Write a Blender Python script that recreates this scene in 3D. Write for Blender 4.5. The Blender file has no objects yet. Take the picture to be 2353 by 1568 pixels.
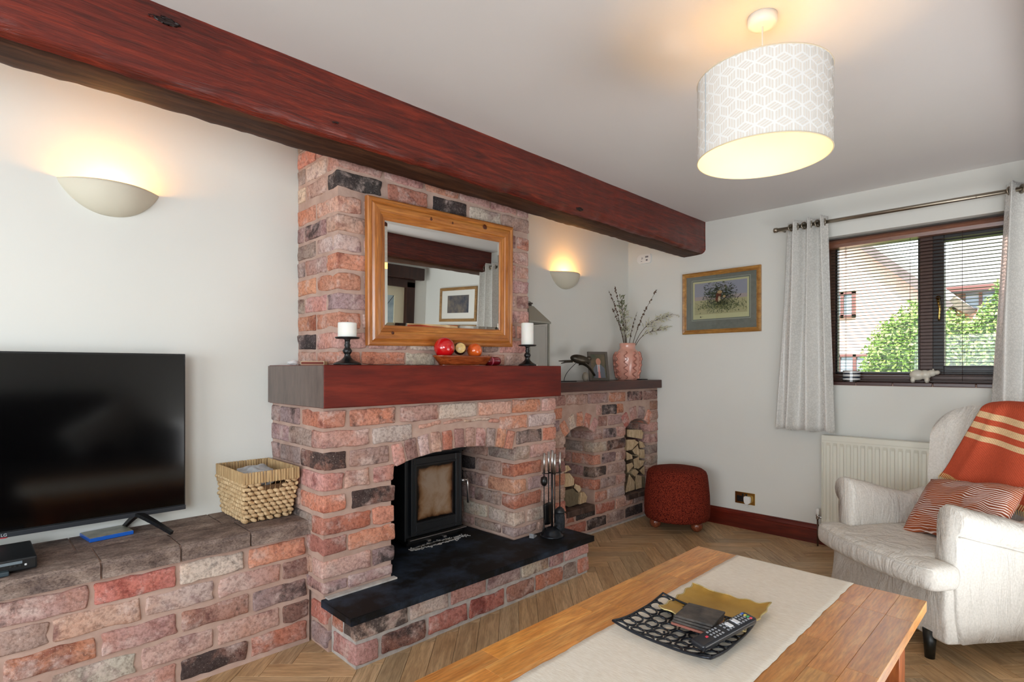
import bpy, bmesh, math, random
from mathutils import Vector, Matrix, noise, Euler
random.seed(7)
S = bpy.context.scene
C = S.collection

# ------------------------------------------------------------------ camera
cam_d = bpy.data.cameras.new('camera'); cam = bpy.data.objects.new('camera', cam_d); C.objects.link(cam)
cam.location = (0, 0, 1.22); cam.rotation_euler = (math.radians(90), 0, math.radians(-44.8))
cam_d.sensor_width = 36; cam_d.lens = 36 * 1275 / 2353; cam_d.shift_y = 62.5 / 2353
cam_d.clip_start = 0.05; cam_d.clip_end = 200
S.camera = cam

# ------------------------------------------------------------------ world, sun, fill lights, exposure
w = bpy.data.worlds.new('world'); S.world = w; w.use_nodes = True
bg = w.node_tree.nodes['Background']; bg.inputs[0].default_value = (0.80, 0.90, 1.0, 1); bg.inputs[1].default_value = 3.0
S.view_settings.view_transform = 'Standard'; S.view_settings.look = 'None'
S.view_settings.gamma = 1; S.view_settings.use_curve_mapping = False; S.view_settings.exposure = 0.82

def light(name, kind, loc, rot, energy, color, **kw):
    d = bpy.data.lights.new(name, kind); d.energy = energy; d.color = color
    for k, v in kw.items(): setattr(d, k, v)
    o = bpy.data.objects.new(name, d); C.objects.link(o); o.location = loc; o.rotation_euler = rot
    return o
light('sun', 'SUN', (0, 0, 6), (math.radians(48), 0, math.radians(-70)), 8.5, (1.0, 0.93, 0.84), angle=0.01)
# fill lights added at the solid left and rear walls, simulating window daylight
light('left_wall_fill', 'AREA', (-2.30, 0.7, 1.35), (0, math.radians(-104), 0), 54, (0.86, 0.94, 1.0), shape='RECTANGLE', size=1.7, size_y=2.2)
light('rear_wall_fill', 'AREA', (-1.15, -1.10, 1.55), (math.radians(100), 0, math.radians(-16)), 52, (0.86, 0.94, 1.0), shape='RECTANGLE', size=1.5, size_y=1.2)
# added upward fill light, low behind the camera, to brighten the ceiling
light('ceiling_fill', 'AREA', (2.2, -.68, .42), (math.radians(160), math.radians(6), 0), 20, (0.96, 0.98, 1.0), shape='DISK', size=1.7)

# ------------------------------------------------------------------ helpers
def lin(c):
    c = [x / 255 for x in c]
    return tuple((x / 12.92 if x <= 0.04045 else ((x + 0.055) / 1.055) ** 2.4) for x in c) + (1.0,)

def nodes(m): return m.node_tree.nodes, m.node_tree.links
def base_mat(name, col, rough=0.6, metal=0.0, spec=0.5, coat=0.0):
    m = bpy.data.materials.new(name); m.use_nodes = True
    b = m.node_tree.nodes['Principled BSDF']
    b.inputs['Base Color'].default_value = lin(col); b.inputs['Roughness'].default_value = rough
    b.inputs['Metallic'].default_value = metal; b.inputs['Specular IOR Level'].default_value = spec
    b.inputs['Coat Weight'].default_value = coat; b.inputs['Coat Roughness'].default_value = 0.15
    return m
def N(m, t, **kw):
    n = m.node_tree.nodes.new(t)
    for k, v in kw.items(): setattr(n, k, v)
    return n
def coords(m, kind='Object', scale=(1, 1, 1)):
    tc = N(m, 'ShaderNodeTexCoord'); mp = N(m, 'ShaderNodeMapping'); mp.inputs['Scale'].default_value = scale
    m.node_tree.links.new(tc.outputs[kind], mp.inputs[0]); return mp.outputs[0]
def poscoords(m, scale=(1, 1, 1)):
    g = N(m, 'ShaderNodeNewGeometry'); mp = N(m, 'ShaderNodeMapping'); mp.inputs['Scale'].default_value = scale
    m.node_tree.links.new(g.outputs['Position'], mp.inputs[0]); return mp.outputs[0]
def tnoise(m, vec, scale, detail=4, rough=0.55, dist=0.0):
    n = N(m, 'ShaderNodeTexNoise'); n.inputs['Scale'].default_value = scale; n.inputs['Detail'].default_value = detail
    n.inputs['Roughness'].default_value = rough; n.inputs['Distortion'].default_value = dist
    m.node_tree.links.new(vec, n.inputs['Vector']); return n.outputs['Fac']
def ramp(m, fac, stops):
    r = N(m, 'ShaderNodeValToRGB'); e = r.color_ramp.elements
    while len(e) < len(stops): e.new(0.5)
    for i, (p, c) in enumerate(stops): e[i].position = p; e[i].color = c if len(c) == 4 else lin(c)
    m.node_tree.links.new(fac, r.inputs[0]); return r.outputs[0]
def bump(m, fac, strength=0.3, dist=0.002):
    b = N(m, 'ShaderNodeBump'); b.inputs['Strength'].default_value = strength; b.inputs['Distance'].default_value = dist
    m.node_tree.links.new(fac, b.inputs['Height'])
    m.node_tree.links.new(b.outputs[0], m.node_tree.nodes['Principled BSDF'].inputs['Normal']); return b
def setcol(m, out): m.node_tree.links.new(out, m.node_tree.nodes['Principled BSDF'].inputs['Base Color'])
def mixc(m, fac, a, b, mode='MIX'):
    x = N(m, 'ShaderNodeMix', data_type='RGBA', blend_type=mode)
    L = m.node_tree.links
    if hasattr(fac, 'links') or not isinstance(fac, (int, float)): L.new(fac, x.inputs[0])
    else: x.inputs[0].default_value = fac
    for i, v in ((6, a), (7, b)):
        if isinstance(v, tuple): x.inputs[i].default_value = v if len(v) == 4 else lin(v)
        else: L.new(v, x.inputs[i])
    return x.outputs[2]
def mathn(m, op, a, b=0.0, clamp=False):
    x = N(m, 'ShaderNodeMath', operation=op); x.use_clamp = clamp
    for i, v in ((0, a), (1, b)):
        if isinstance(v, (int, float)): x.inputs[i].default_value = v
        else: m.node_tree.links.new(v, x.inputs[i])
    return x.outputs[0]

def speckled(name, c1, c2, scale, rough=0.8, bstr=0.2, bdist=0.001, bscale=None, detail=5, kind='Object', **kw):
    m = base_mat(name, c1, rough, **kw); v = coords(m, kind)
    f = tnoise(m, v, scale, detail); setcol(m, ramp(m, f, [(0.35, c1), (0.65, c2)]))
    bump(m, tnoise(m, v, bscale or scale * 4, 4), bstr, bdist); return m
def wood(name, c1, c2, c3=None, along=0, stretch=14, scale=4, rough=0.45, coat=0.0, spec=0.5, bstr=0.15, rings=3.0, objcol=False, bdist=0.001):
    m = base_mat(name, c1, rough, coat=coat, spec=spec)
    sc = [stretch] * 3; sc[along] = 1.0
    v = coords(m, 'Object', tuple(sc))
    oi = N(m, 'ShaderNodeObjectInfo'); add = N(m, 'ShaderNodeVectorMath', operation='ADD')
    mul = N(m, 'ShaderNodeVectorMath', operation='SCALE'); comb = N(m, 'ShaderNodeCombineXYZ')
    for i in range(3): m.node_tree.links.new(oi.outputs['Random'], comb.inputs[i])
    m.node_tree.links.new(comb.outputs[0], mul.inputs[0]); mul.inputs['Scale'].default_value = 37.0
    m.node_tree.links.new(v, add.inputs[0]); m.node_tree.links.new(mul.outputs[0], add.inputs[1]); v = add.outputs[0]
    f = tnoise(m, v, scale, 5, 0.6, rings * 0.2)
    f2 = tnoise(m, v, scale * 5, 3, 0.6)
    mid = c3 or tuple((a + b) / 2 for a, b in zip(c1, c2))
    col = ramp(m, f, [(0.3, c1), (0.5, mid), (0.7, c2)])
    fine = ramp(m, f2, [(0.3, (200, 200, 200)), (0.6, (255, 255, 255))])
    col = mixc(m, 0.8, col, fine, 'MULTIPLY')
    if objcol: col = mixc(m, 1.0, col, oi.outputs['Color'], 'MULTIPLY')
    setcol(m, col); bump(m, f2, bstr, bdist); return m

def mesh(name, verts, faces, mat, parent=None, loc=(0, 0, 0), rot=(0, 0, 0), smooth=False, fm=None):
    me = bpy.data.meshes.new(name); me.from_pydata([tuple(v) for v in verts], [], faces)
    for m in (mat if isinstance(mat, (list, tuple)) else [mat]): me.materials.append(m)
    if fm:
        for p, i in zip(me.polygons, fm): p.material_index = i
    if smooth: me.polygons.foreach_set('use_smooth', [True] * len(me.polygons))
    me.update()
    return link(name, me, parent, loc, rot)
def link(name, me, parent=None, loc=(0, 0, 0), rot=(0, 0, 0)):
    o = bpy.data.objects.new(name, me); C.objects.link(o); o.parent = parent; o.location = loc; o.rotation_euler = rot
    return o
def frombm(name, bm, mat, parent=None, loc=(0, 0, 0), rot=(0, 0, 0), smooth=False):
    bmesh.ops.recalc_face_normals(bm, faces=bm.faces)
    me = bpy.data.meshes.new(name); bm.to_mesh(me); bm.free()
    for m in (mat if isinstance(mat, (list, tuple)) else [mat]): me.materials.append(m)
    if smooth: me.polygons.foreach_set('use_smooth', [True] * len(me.polygons))
    return link(name, me, parent, loc, rot)
def tag(o, label=None, cat=None, group=None, kind=None):
    if label: o['label'] = label
    if cat: o['category'] = cat
    if group: o['group'] = group
    if kind: o['kind'] = kind
    return o
def thing(name, label, cat, loc=(0, 0, 0), rz=0, group=None, rot=None):
    o = bpy.data.objects.new(name, None); C.objects.link(o); o.empty_display_size = 0.05
    o.location = loc; o.rotation_euler = rot or (0, 0, rz); return tag(o, label, cat, group)

def add_box(bm, c, s, rot=None, bevel=0.0, seg=2):
    M = Matrix.Translation(Vector(c)) @ (rot.to_matrix().to_4x4() if rot is not None else Matrix()) @ Matrix.Diagonal((s[0], s[1], s[2], 1))
    t = bmesh.new(); bmesh.ops.create_cube(t, size=1.0, matrix=M)
    if bevel > 0: bmesh.ops.bevel(t, geom=t.edges[:], offset=bevel, segments=seg, affect='EDGES', profile=0.5)
    me = bpy.data.meshes.new('tmp'); t.to_mesh(me); t.free(); bm.from_mesh(me); bpy.data.meshes.remove(me)
def box(name, c, s, mat, parent=None, bevel=0.0, rot=(0, 0, 0), smooth=False, seg=2):
    bm = bmesh.new(); add_box(bm, (0, 0, 0), s, None, bevel, seg)
    return frombm(name, bm, mat, parent, c, rot, smooth)
def box2(name, a, b, mat, parent=None, bevel=0.0, off=(0, 0, 0)):
    c = [(p + q) / 2 - o for p, q, o in zip(a, b, off)]; s = [abs(q - p) for p, q in zip(a, b)]
    return box(name, c, s, mat, parent, bevel)
def add_tube(bm, pts, rad, seg=8, closed=False, caps=True):
    pts = [Vector(p) for p in pts]; n = len(pts); rings = []
    rads = rad if isinstance(rad, (list, tuple)) else [rad] * n
    up = Vector((0, 0, 1)); prev = None
    for i, p in enumerate(pts):
        if closed: d = pts[(i + 1) % n] - pts[i - 1]
        else: d = pts[min(i + 1, n - 1)] - pts[max(i - 1, 0)]
        if d.length < 1e-9: d = Vector((0, 0, 1))
        d.normalize()
        if prev is None:
            a = d.cross(up if abs(d.z) < 0.95 else Vector((1, 0, 0))); a.normalize()
        else:
            a = prev - d * prev.dot(d)
            if a.length < 1e-6: a = d.cross(up)
            a.normalize()
        prev = a; b = d.cross(a)
        rings.append([bm.verts.new(p + (a * math.cos(2 * math.pi * k / seg) + b * math.sin(2 * math.pi * k / seg)) * rads[i]) for k in range(seg)])
    m = n if closed else n - 1
    for i in range(m):
        r, q = rings[i], rings[(i + 1) % n]
        for k in range(seg): bm.faces.new((r[k], r[(k + 1) % seg], q[(k + 1) % seg], q[k]))
    if caps and not closed:
        bm.faces.new(rings[0][::-1]); bm.faces.new(rings[-1])
def tube(name, pts, rad, mat, parent=None, loc=(0, 0, 0), seg=8, closed=False, smooth=True, rot=(0, 0, 0)):
    bm = bmesh.new(); add_tube(bm, pts, rad, seg, closed); return frombm(name, bm, mat, parent, loc, rot, smooth)
def add_lathe(bm, prof, seg=32, c=(0, 0, 0), cap=True):
    rings = []
    for r, z in prof:
        rings.append([bm.verts.new((c[0] + r * math.cos(2 * math.pi * k / seg), c[1] + r * math.sin(2 * math.pi * k / seg), c[2] + z)) for k in range(seg)])
    for a, b in zip(rings, rings[1:]):
        for k in range(seg): bm.faces.new((a[k], a[(k + 1) % seg], b[(k + 1) % seg], b[k]))
    if cap:
        if prof[0][0] > 1e-4: bm.faces.new(rings[0][::-1])
        if prof[-1][0] > 1e-4: bm.faces.new(rings[-1])
    bmesh.ops.remove_doubles(bm, verts=bm.verts, dist=1e-5)
def lathe(name, prof, mat, parent=None, loc=(0, 0, 0), seg=32, rot=(0, 0, 0), smooth=True, cap=True):
    bm = bmesh.new(); add_lathe(bm, prof, seg, cap=cap); o = frombm(name, bm, mat, parent, loc, rot, smooth)
    return o
def add_prism(bm, poly, axis, a, b):
    """poly of 2D points in the plane of the two other axes, extruded along axis from a to b"""
    def mk(p, t):
        q = [p[0], p[1]]; q.insert(axis, t); return bm.verts.new(q)
    A = [mk(p, a) for p in poly]; B = [mk(p, b) for p in poly]
    n = len(poly)
    bm.faces.new(A[::-1]); bm.faces.new(B)
    for i in range(n): bm.faces.new((A[i], A[(i + 1) % n], B[(i + 1) % n], B[i]))
def prism(name, poly, axis, a, b, mat, parent=None, loc=(0, 0, 0), rot=(0, 0, 0), bevel=0.0, smooth=False):
    bm = bmesh.new(); add_prism(bm, poly, axis, a, b)
    if bevel: bmesh.ops.bevel(bm, geom=bm.edges[:], offset=bevel, segments=2, affect='EDGES')
    return frombm(name, bm, mat, parent, loc, rot, smooth)
def sphere(name, r, mat, parent=None, loc=(0, 0, 0), sc=(1, 1, 1), seg=24):
    bm = bmesh.new(); bmesh.ops.create_uvsphere(bm, u_segments=seg, v_segments=seg // 2, radius=r)
    for v in bm.verts: v.co = Vector((v.co.x * sc[0], v.co.y * sc[1], v.co.z * sc[2]))
    return frombm(name, bm, mat, parent, loc, smooth=True)
def grid(name, nu, nv, fn, mat, parent=None, loc=(0, 0, 0), rot=(0, 0, 0), thick=0.0, uv=True, wrap=False, smooth=True, fmat=None):
    vs = [fn(i / (nu - 1), j / (nv - 1)) for j in range(nv) for i in range(nu)]
    fs = [(j * nu + i, j * nu + i + 1, (j + 1) * nu + i + 1, (j + 1) * nu + i) for j in range(nv - 1) for i in range(nu - 1)]
    me = bpy.data.meshes.new(name); me.from_pydata([tuple(v) for v in vs], [], fs)
    for m in (mat if isinstance(mat, (list, tuple)) else [mat]): me.materials.append(m)
    if smooth: me.polygons.foreach_set('use_smooth', [True] * len(me.polygons))
    if uv:
        L = me.uv_layers.new(name='UVMap')
        for p in me.polygons:
            for li, vi in zip(p.loop_indices, p.vertices): L.data[li].uv = ((vi % nu) / (nu - 1), (vi // nu) / (nv - 1))
    if fmat:
        for p in me.polygons: p.material_index = fmat((p.index % (nu - 1)) / (nu - 1), (p.index // (nu - 1)) / (nv - 1))
    o = link(name, me, parent, loc, rot)
    if thick:
        md = o.modifiers.new('s', 'SOLIDIFY'); md.thickness = thick; md.offset = 0
    return o
def subsurf(o, n=2):
    md = o.modifiers.new('ss', 'SUBSURF'); md.levels = n; md.render_levels = n; return o
def bez(p0, p1, p2, p3, n=12):
    out = []
    for i in range(n + 1):
        t = i / n; q = [(1 - t) ** 3 * a + 3 * (1 - t) ** 2 * t * b + 3 * (1 - t) * t * t * c + t ** 3 * d for a, b, c, d in zip(p0, p1, p2, p3)]
        out.append(tuple(q))
    return out

# ------------------------------------------------------------------ materials
def wall_mat(name, c):
    m = base_mat(name, c, 0.85, spec=0.2); v = poscoords(m)
    f = tnoise(m, v, 1.6, 4); a = tuple(x * 0.985 for x in c)
    setcol(m, ramp(m, f, [(0.3, a), (0.7, c)])); bump(m, tnoise(m, v, 14, 5), 0.14, 0.006); return m
M_wall = wall_mat('painted_plaster', (228, 228, 222))
M_ceil = wall_mat('ceiling_plaster', (218, 214, 212))
M_mortar = base_mat('mortar', (190, 162, 148), 0.95, spec=0.1)
_v = poscoords(M_mortar); setcol(M_mortar, ramp(M_mortar, tnoise(M_mortar, _v, 9, 6), [(0.3, (172, 143, 130)), (0.7, (196, 169, 156))]))
bump(M_mortar, tnoise(M_mortar, _v, 70, 5), 0.6, 0.003)
M_cement = speckled('cement', (168, 162, 158), (196, 190, 184), 20, 0.95, 0.5, 0.003, kind='Object')

def brick_material():
    m = base_mat('reclaimed_brick', (190, 120, 100), 0.9, spec=0.15)
    g = N(m, 'ShaderNodeNewGeometry'); oi = N(m, 'ShaderNodeObjectInfo'); L = m.node_tree.links
    sc = N(m, 'ShaderNodeVectorMath', operation='SCALE'); sc.inputs['Scale'].default_value = 1.0
    L.new(g.outputs['Position'], sc.inputs[0])
    cb = N(m, 'ShaderNodeCombineXYZ')
    for i in range(3): L.new(oi.outputs['Random'], cb.inputs[i])
    s2 = N(m, 'ShaderNodeVectorMath', operation='SCALE'); s2.inputs['Scale'].default_value = 21.0; L.new(cb.outputs[0], s2.inputs[0])
    ad = N(m, 'ShaderNodeVectorMath', operation='ADD'); L.new(sc.outputs[0], ad.inputs[0]); L.new(s2.outputs[0], ad.inputs[1])
    v = ad.outputs[0]
    nA = tnoise(m, v, 8.5, 9, 0.66, 0.35); nB = tnoise(m, v, 7.5, 8, 0.66, 0.5); nC = tnoise(m, v, 75, 5, 0.7); nD = tnoise(m, v, 5, 5, 0.6); nE = tnoise(m, v, 210, 3, 0.7)
    col = oi.outputs['Color']
    warm = mixc(m, 1.0, col, (255, 234, 220), 'MULTIPLY')
    col = mixc(m, mathn(m, 'MULTIPLY', mathn(m, 'SUBTRACT', nD, 0.47), 5.0, True), col, warm)
    dusk = mixc(m, 1.0, col, (195, 180, 185), 'MULTIPLY')
    col = mixc(m, mathn(m, 'MULTIPLY', mathn(m, 'SUBTRACT', 0.46, nB), 9.0, True), col, dusk)
    limef = mathn(m, 'MULTIPLY', mathn(m, 'SUBTRACT', nA, 0.52), 7.5, True)
    col = mixc(m, mathn(m, 'MULTIPLY', limef, 0.66), col, (216, 194, 186))
    dk = mathn(m, 'MULTIPLY', mathn(m, 'SUBTRACT', mathn(m, 'ADD', nB, oi.outputs['Alpha']), 0.66), 9.0, True)
    col = mixc(m, mathn(m, 'MULTIPLY', dk, 0.88), col, (62, 55, 55))
    col = mixc(m, 0.9, col, ramp(m, nC, [(0.34, (188, 181, 179)), (0.56, (255, 255, 255))]), 'MULTIPLY')
    sp = mathn(m, 'MULTIPLY', mathn(m, 'SUBTRACT', nE, 0.62), 12.0, True)
    col = mixc(m, mathn(m, 'MULTIPLY', sp, 0.55), col, (232, 218, 208))
    setcol(m, col)
    h = mathn(m, 'ADD', mathn(m, 'MULTIPLY', nA, 1.0), mathn(m, 'MULTIPLY', nC, 0.5))
    bump(m, h, 0.9, 0.006); return m
M_brick = brick_material()

M_beam = wood('stained_beam_wood', (66, 17, 10), (136, 45, 24), (104, 30, 17), along=0, stretch=13, scale=2.2, rough=0.36, coat=0.15, bstr=0.9, rings=9, bdist=.004)
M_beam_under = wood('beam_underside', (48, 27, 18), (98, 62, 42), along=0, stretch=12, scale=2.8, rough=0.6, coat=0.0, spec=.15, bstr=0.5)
M_mantel = wood('mahogany_stain', (84, 22, 14), (128, 42, 24), (108, 28, 15), along=0, stretch=8, scale=1.4, rough=0.5, coat=0.04, spec=.3, bstr=0.2)
M_mantel_end = wood('mantel_end_grain', (92, 76, 70), (112, 94, 86), along=2, stretch=5, scale=2, rough=0.35, coat=0.3)
M_shelf = wood('dark_shelf_wood', (62, 26, 20), (88, 42, 32), along=0, stretch=8, scale=1.6, rough=0.42, coat=0.15)
M_skirt = wood('red_stained_skirting', (78, 18, 10), (124, 40, 24), along=1, stretch=10, scale=2, rough=0.3, coat=0.3)
M_pine = wood('antique_pine', (150, 84, 34), (206, 138, 66), (182, 110, 48), along=0, stretch=12, scale=2.6, rough=0.32, coat=0.3, rings=2)
M_pine_v = wood('antique_pine_upright', (150, 84, 34), (206, 138, 66), (182, 110, 48), along=2, stretch=12, scale=2.6, rough=0.32, coat=0.3, rings=2)
M_oak = wood('table_oak', (206, 132, 58), (244, 182, 104), (228, 156, 78), along=0, stretch=9, scale=3.5, rough=0.34, coat=0.25, objcol=True, rings=4)
M_oak_leg = wood('table_oak_leg', (150, 72, 30), (196, 112, 52), along=2, stretch=9, scale=3, rough=0.4, coat=0.2)
M_floor = wood('herringbone_oak', (166, 134, 98), (212, 180, 140), (190, 158, 120), along=0, stretch=13, scale=3.4, rough=0.42, coat=0.12, bstr=0.2, objcol=True)
M_slate = base_mat('black_slate', (16, 17, 19), 0.6, spec=0.25)
_v = coords(M_slate); setcol(M_slate, ramp(M_slate, tnoise(M_slate, _v, 5, 6, 0.7), [(0.44, (12, 12, 13)), (0.68, (46, 58, 74))])); bump(M_slate, tnoise(M_slate, _v, 60, 4), 0.25, 0.001)
M_stone = base_mat('brown_stone_coping', (120, 104, 95), 0.85, spec=0.2)
_v = poscoords(M_stone, (1, 1.7, 1.7)); _a = ramp(M_stone, tnoise(M_stone, _v, 9, 10, 0.74, 0.2), [(0.34, (94, 80, 76)), (0.5, (138, 120, 111)), (0.66, (174, 156, 144))])
_a = mixc(M_stone, .7, _a, ramp(M_stone, tnoise(M_stone, _v, 130, 4, .7), [(.34, (140, 132, 130)), (.56, (255, 255, 255))]), 'MULTIPLY')
setcol(M_stone, _a); bump(M_stone, tnoise(M_stone, _v, 22, 7, 0.7), 0.8, 0.006)
M_black = base_mat('black_iron', (14, 14, 15), 0.35, spec=0.5)
M_stove = base_mat('stove_paint', (20, 24, 28), 0.45, spec=0.5)
M_steel = base_mat('brushed_steel', (200, 200, 200), 0.28, metal=1.0)
M_nickel = base_mat('satin_nickel', (165, 155, 140), 0.3, metal=1.0)
M_brass = base_mat('polished_brass', (214, 178, 100), 0.22, metal=1.0)
M_white = base_mat('white_plastic', (235, 235, 232), 0.4)
M_darkwin = base_mat('brown_window_frame', (78, 48, 38), 0.4)
M_winedge = base_mat('dark_window_gasket', (34, 26, 26), 0.4)
def emis(name, col, strength):
    m = base_mat(name, col); b = m.node_tree.nodes['Principled BSDF']
    b.inputs['Emission Color'].default_value = lin(col); b.inputs['Emission Strength'].default_value = strength; return m
M_bulb = emis('lit_bulb', (255, 226, 170), 12)
def glass_mat(name, col=(255, 255, 255), ior=1.45, rough=0.0):
    m = bpy.data.materials.new(name); m.use_nodes = True; n, L = nodes(m); n.clear()
    o = n.new('ShaderNodeOutputMaterial'); t = n.new('ShaderNodeBsdfTransparent'); g = n.new('ShaderNodeBsdfGlossy')
    t.inputs[0].default_value = lin(col); g.inputs[1].default_value = rough
    f = n.new('ShaderNodeFresnel'); f.inputs[0].default_value = ior; x = n.new('ShaderNodeMixShader')
    L.new(f.outputs[0], x.inputs[0]); L.new(t.outputs[0], x.inputs[1]); L.new(g.outputs[0], x.inputs[2]); L.new(x.outputs[0], o.inputs[0]); return m
M_glass = glass_mat('window_glass', (253, 253, 253))
# ================================================================== THE SETTING
XR, YB, YF, XL, ZC = 4.237, 2.789, -1.17, -2.4, 2.392
def struct(o): o['kind'] = 'structure'; return o
struct(box2('wall_back', (XL - .2, YB, -.1), (XR + .26, YB + .2, 2.6), M_wall))
struct(box2('ceiling', (XL - .2, YF - .2, ZC), (XR + .26, YB, 2.6), M_ceil))
struct(box2('wall_left', (XL - .2, YF - .2, -.1), (XL, YB, ZC), M_wall))
WY0, WY1, WZ0, WZ1 = -0.02, 1.215, 1.118, 2.122
bm = bmesh.new()
for a, b in (((XR, YF - .2, -.1), (XR + .26, YB, WZ0)), ((XR, YF - .2, WZ1), (XR + .26, YB, ZC)),
             ((XR, YF - .2, WZ0), (XR + .26, WY0, WZ1)), ((XR, WY1, WZ0), (XR + .26, YB, WZ1))):
    add_box(bm, [(p + q) / 2 for p, q in zip(a, b)], [q - p for p, q in zip(a, b)])
struct(frombm('wall_right', bm, M_wall))
DX0, DX1, DZ = 3.15, 3.985, 2.08
bm = bmesh.new()
for a, b in (((XL, YF - .2, -.1), (DX0, YF, ZC)), ((DX1, YF - .2, -.1), (XR, YF, ZC)), ((DX0, YF - .2, DZ), (DX1, YF, ZC))):
    add_box(bm, [(p + q) / 2 for p, q in zip(a, b)], [q - p for p, q in zip(a, b)])
struct(frombm('wall_front', bm, M_wall))

# ---- herringbone floor
fb = bmesh.new(); add_box(fb, ((XL + XR) / 2, (YF + YB) / 2, -.062), (XR - XL + .46, YB - YF + .2, .116))
floor = struct(frombm('floor', fb, base_mat('floor_joint', (86, 64, 44), 0.8)))
PW, PL = 0.094, 0.376
def to_cam(x, y, z):
    a = math.radians(44.8); d = x * math.sin(a) + y * math.cos(a); r = x * math.cos(a) - y * math.sin(a)
    if d < 0.05: return None
    return 1176.5 + 1275 * r / d, 846.5 - 1275 * (z - 1.22) / d
pbm = bmesh.new(); add_box(pbm, (0, 0, -.004), (PL - .0015, PW - .0015, .008), None, 0.0008, 1)
pme = bpy.data.meshes.new('plank'); bmesh.ops.recalc_face_normals(pbm, faces=pbm.faces); pbm.to_mesh(pme); pbm.free(); pme.materials.append(M_floor)
far = bmesh.new(); planks = []
A45 = math.radians(-45)
def p2w(u, v):   # pattern coordinates to room: u along camera right, v along camera forward
    return (u * math.cos(A45) - v * math.sin(A45) + 1.5, u * math.sin(A45) + v * math.cos(A45) + 1.2)
for i in range(-60, 61):
    for j in range(-14, 15):
        ox, oy = i * PW + j * PL, i * PW - j * PL
        for k in (0, 1):
            if k == 0: cx, cy, r = ox + PL / 2, oy + PW / 2, 0
            else: cx, cy, r = ox + PL + PW / 2, oy + PW - PL / 2, math.pi / 2
            X, Y = p2w(cx, cy)
            if not (XL < X < XR + .12 and YF < Y < YB + .1): continue
            q = to_cam(X, Y, 0); planks.append((X, Y, r + A45, q))
vis = [p for p in planks if p[3] and p[0] < XR + .04 and -120 < p[3][0] < 2480 and p[3][1] < 1720 and not (p[0] < 1.0 and p[1] > 2.45) and not (1.15 < p[0] < 2.6 and p[1] > 2.1) and not (p[1] > 2.6)]
vis.sort(key=lambda p: math.hypot(p[0], p[1])); keep = set(id(p) for p in vis[:300])
for p in planks:
    t = random.random(); c = 0.92 + 0.36 * t ** 1.3; wr = random.uniform(-.05, .05)
    if id(p) in keep:
        o = link('plank', pme, floor, (p[0], p[1], random.uniform(-.0004, .0003)), (0, 0, p[2]))
        o.color = (c + wr, c, c - wr * 1.2 - .02, 1)
    else:
        add_box(far, (p[0], p[1], -.004), (PL - .0015, PW - .0015, .008), Euler((0, 0, p[2])))
fo = frombm('plank_field', far, M_floor, floor); fo['kind'] = 'stuff'

# ---- skirting boards
def skirt(name, y0, y1, x, sgn):
    prof = [(0, 0), (.020, 0), (.020, .088), (.016, .094), (.019, .100), (.012, .116), (.008, .120), (.008, .129), (0, .131)]
    o = prism(name, [(x + sgn * a, b) for a, b in prof], 1, y0, y1, M_skirt); return struct(o)
skirt('baseboard_right', YF, 2.497, XR, -1)
# ---- ceiling beams (rough hewn)
def beam(name, x0, x1, yf, yb, zb, zt, label, seed):
    nx = int((x1 - x0) / .022)
    prof = []      # (y, z, chamfer weight) going round the section from top front to top back
    prof += [(yf, zt + .02, 0), (yf, zt - .03, 0), (yf, zt - .1, 0), (yf, zt - .16, 0), (yf, zb + .055, 0), (yf, zb + .030, .6), (yf + .010, zb + .012, 1), (yf + .028, zb, .6)]
    for t in (.35, .6, .85): prof.append((yf + (yb - yf) * t, zb, 0))
    prof += [(yb - .01, zb + .004, .5), (yb, zb + .02, .4), (yb, zb + .1, 0), (yb, zt + .02, 0)]
    vs = []; fs = []; np_ = len(prof)
    for i in range(nx + 1):
        x = x0 + (x1 - x0) * i / nx
        ch = max(0, noise.noise(Vector((x * 2.1, seed, 0)))) * .030 + max(0, noise.noise(Vector((x * 9, seed, 5)))) * .014
        for k, (y, z, wgt) in enumerate(prof):
            d = noise.noise_vector(Vector((x * 3, y * 6 + seed, z * 6))) * .006 + noise.noise_vector(Vector((x * 22, y * 24, z * 24 + seed))) * .0028
            if z > zt: d = Vector((0, d.y * .4, 0))
            vs.append((x, y + d.y + wgt * ch * .7, z + d.z + wgt * ch))
    for i in range(nx):
        for k in range(np_ - 1):
            a = i * np_ + k; fs.append((a, a + 1, a + np_ + 1, a + np_))
    fs.append(tuple(range(np_))); fs.append(tuple(range(nx * np_, (nx + 1) * np_))[::-1])
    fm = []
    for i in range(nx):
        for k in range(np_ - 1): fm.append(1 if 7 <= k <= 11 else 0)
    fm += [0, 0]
    cx = ((x0 + x1) / 2, (yf + yb) / 2, zb)
    vs = [(a - cx[0], b - cx[1], c - cx[2]) for a, b, c in vs]
    o = mesh(name, vs, fs, [M_beam, M_beam_under], None, cx, smooth=True, fm=fm)
    return o
b1 = beam('ceiling_beam', XL, XR, 2.066, 2.285, 2.137, ZC, '', 3.0)
tag(b1, 'long red-stained rough-hewn timber beam under the ceiling in front of the chimney breast', 'beam')
kn = []
for kx, kz, rr in ((.47, 2.345, .03), (2.62, 2.17, .022), (1.06, 2.2, .010)):
    bm = bmesh.new(); bmesh.ops.create_icosphere(bm, subdivisions=3, radius=rr)
    for v in bm.verts: v.co = Vector((v.co.x * 1.5, v.co.y * .10, v.co.z * .32)) + noise.noise_vector(v.co * 70) * .009
    frombm('knot', bm, base_mat('knot_wood', (30, 12, 10), .4), b1, (kx - (XL + XR) / 2, 2.066 - (2.066 + 2.285) / 2, kz - 2.137), smooth=True)
b2 = beam('ceiling_beam', XL, XR, -0.19, .045, 2.15, ZC, '', 9.0)
tag(b2, 'second dark timber ceiling beam, seen reflected in the mirror', 'beam')

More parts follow.
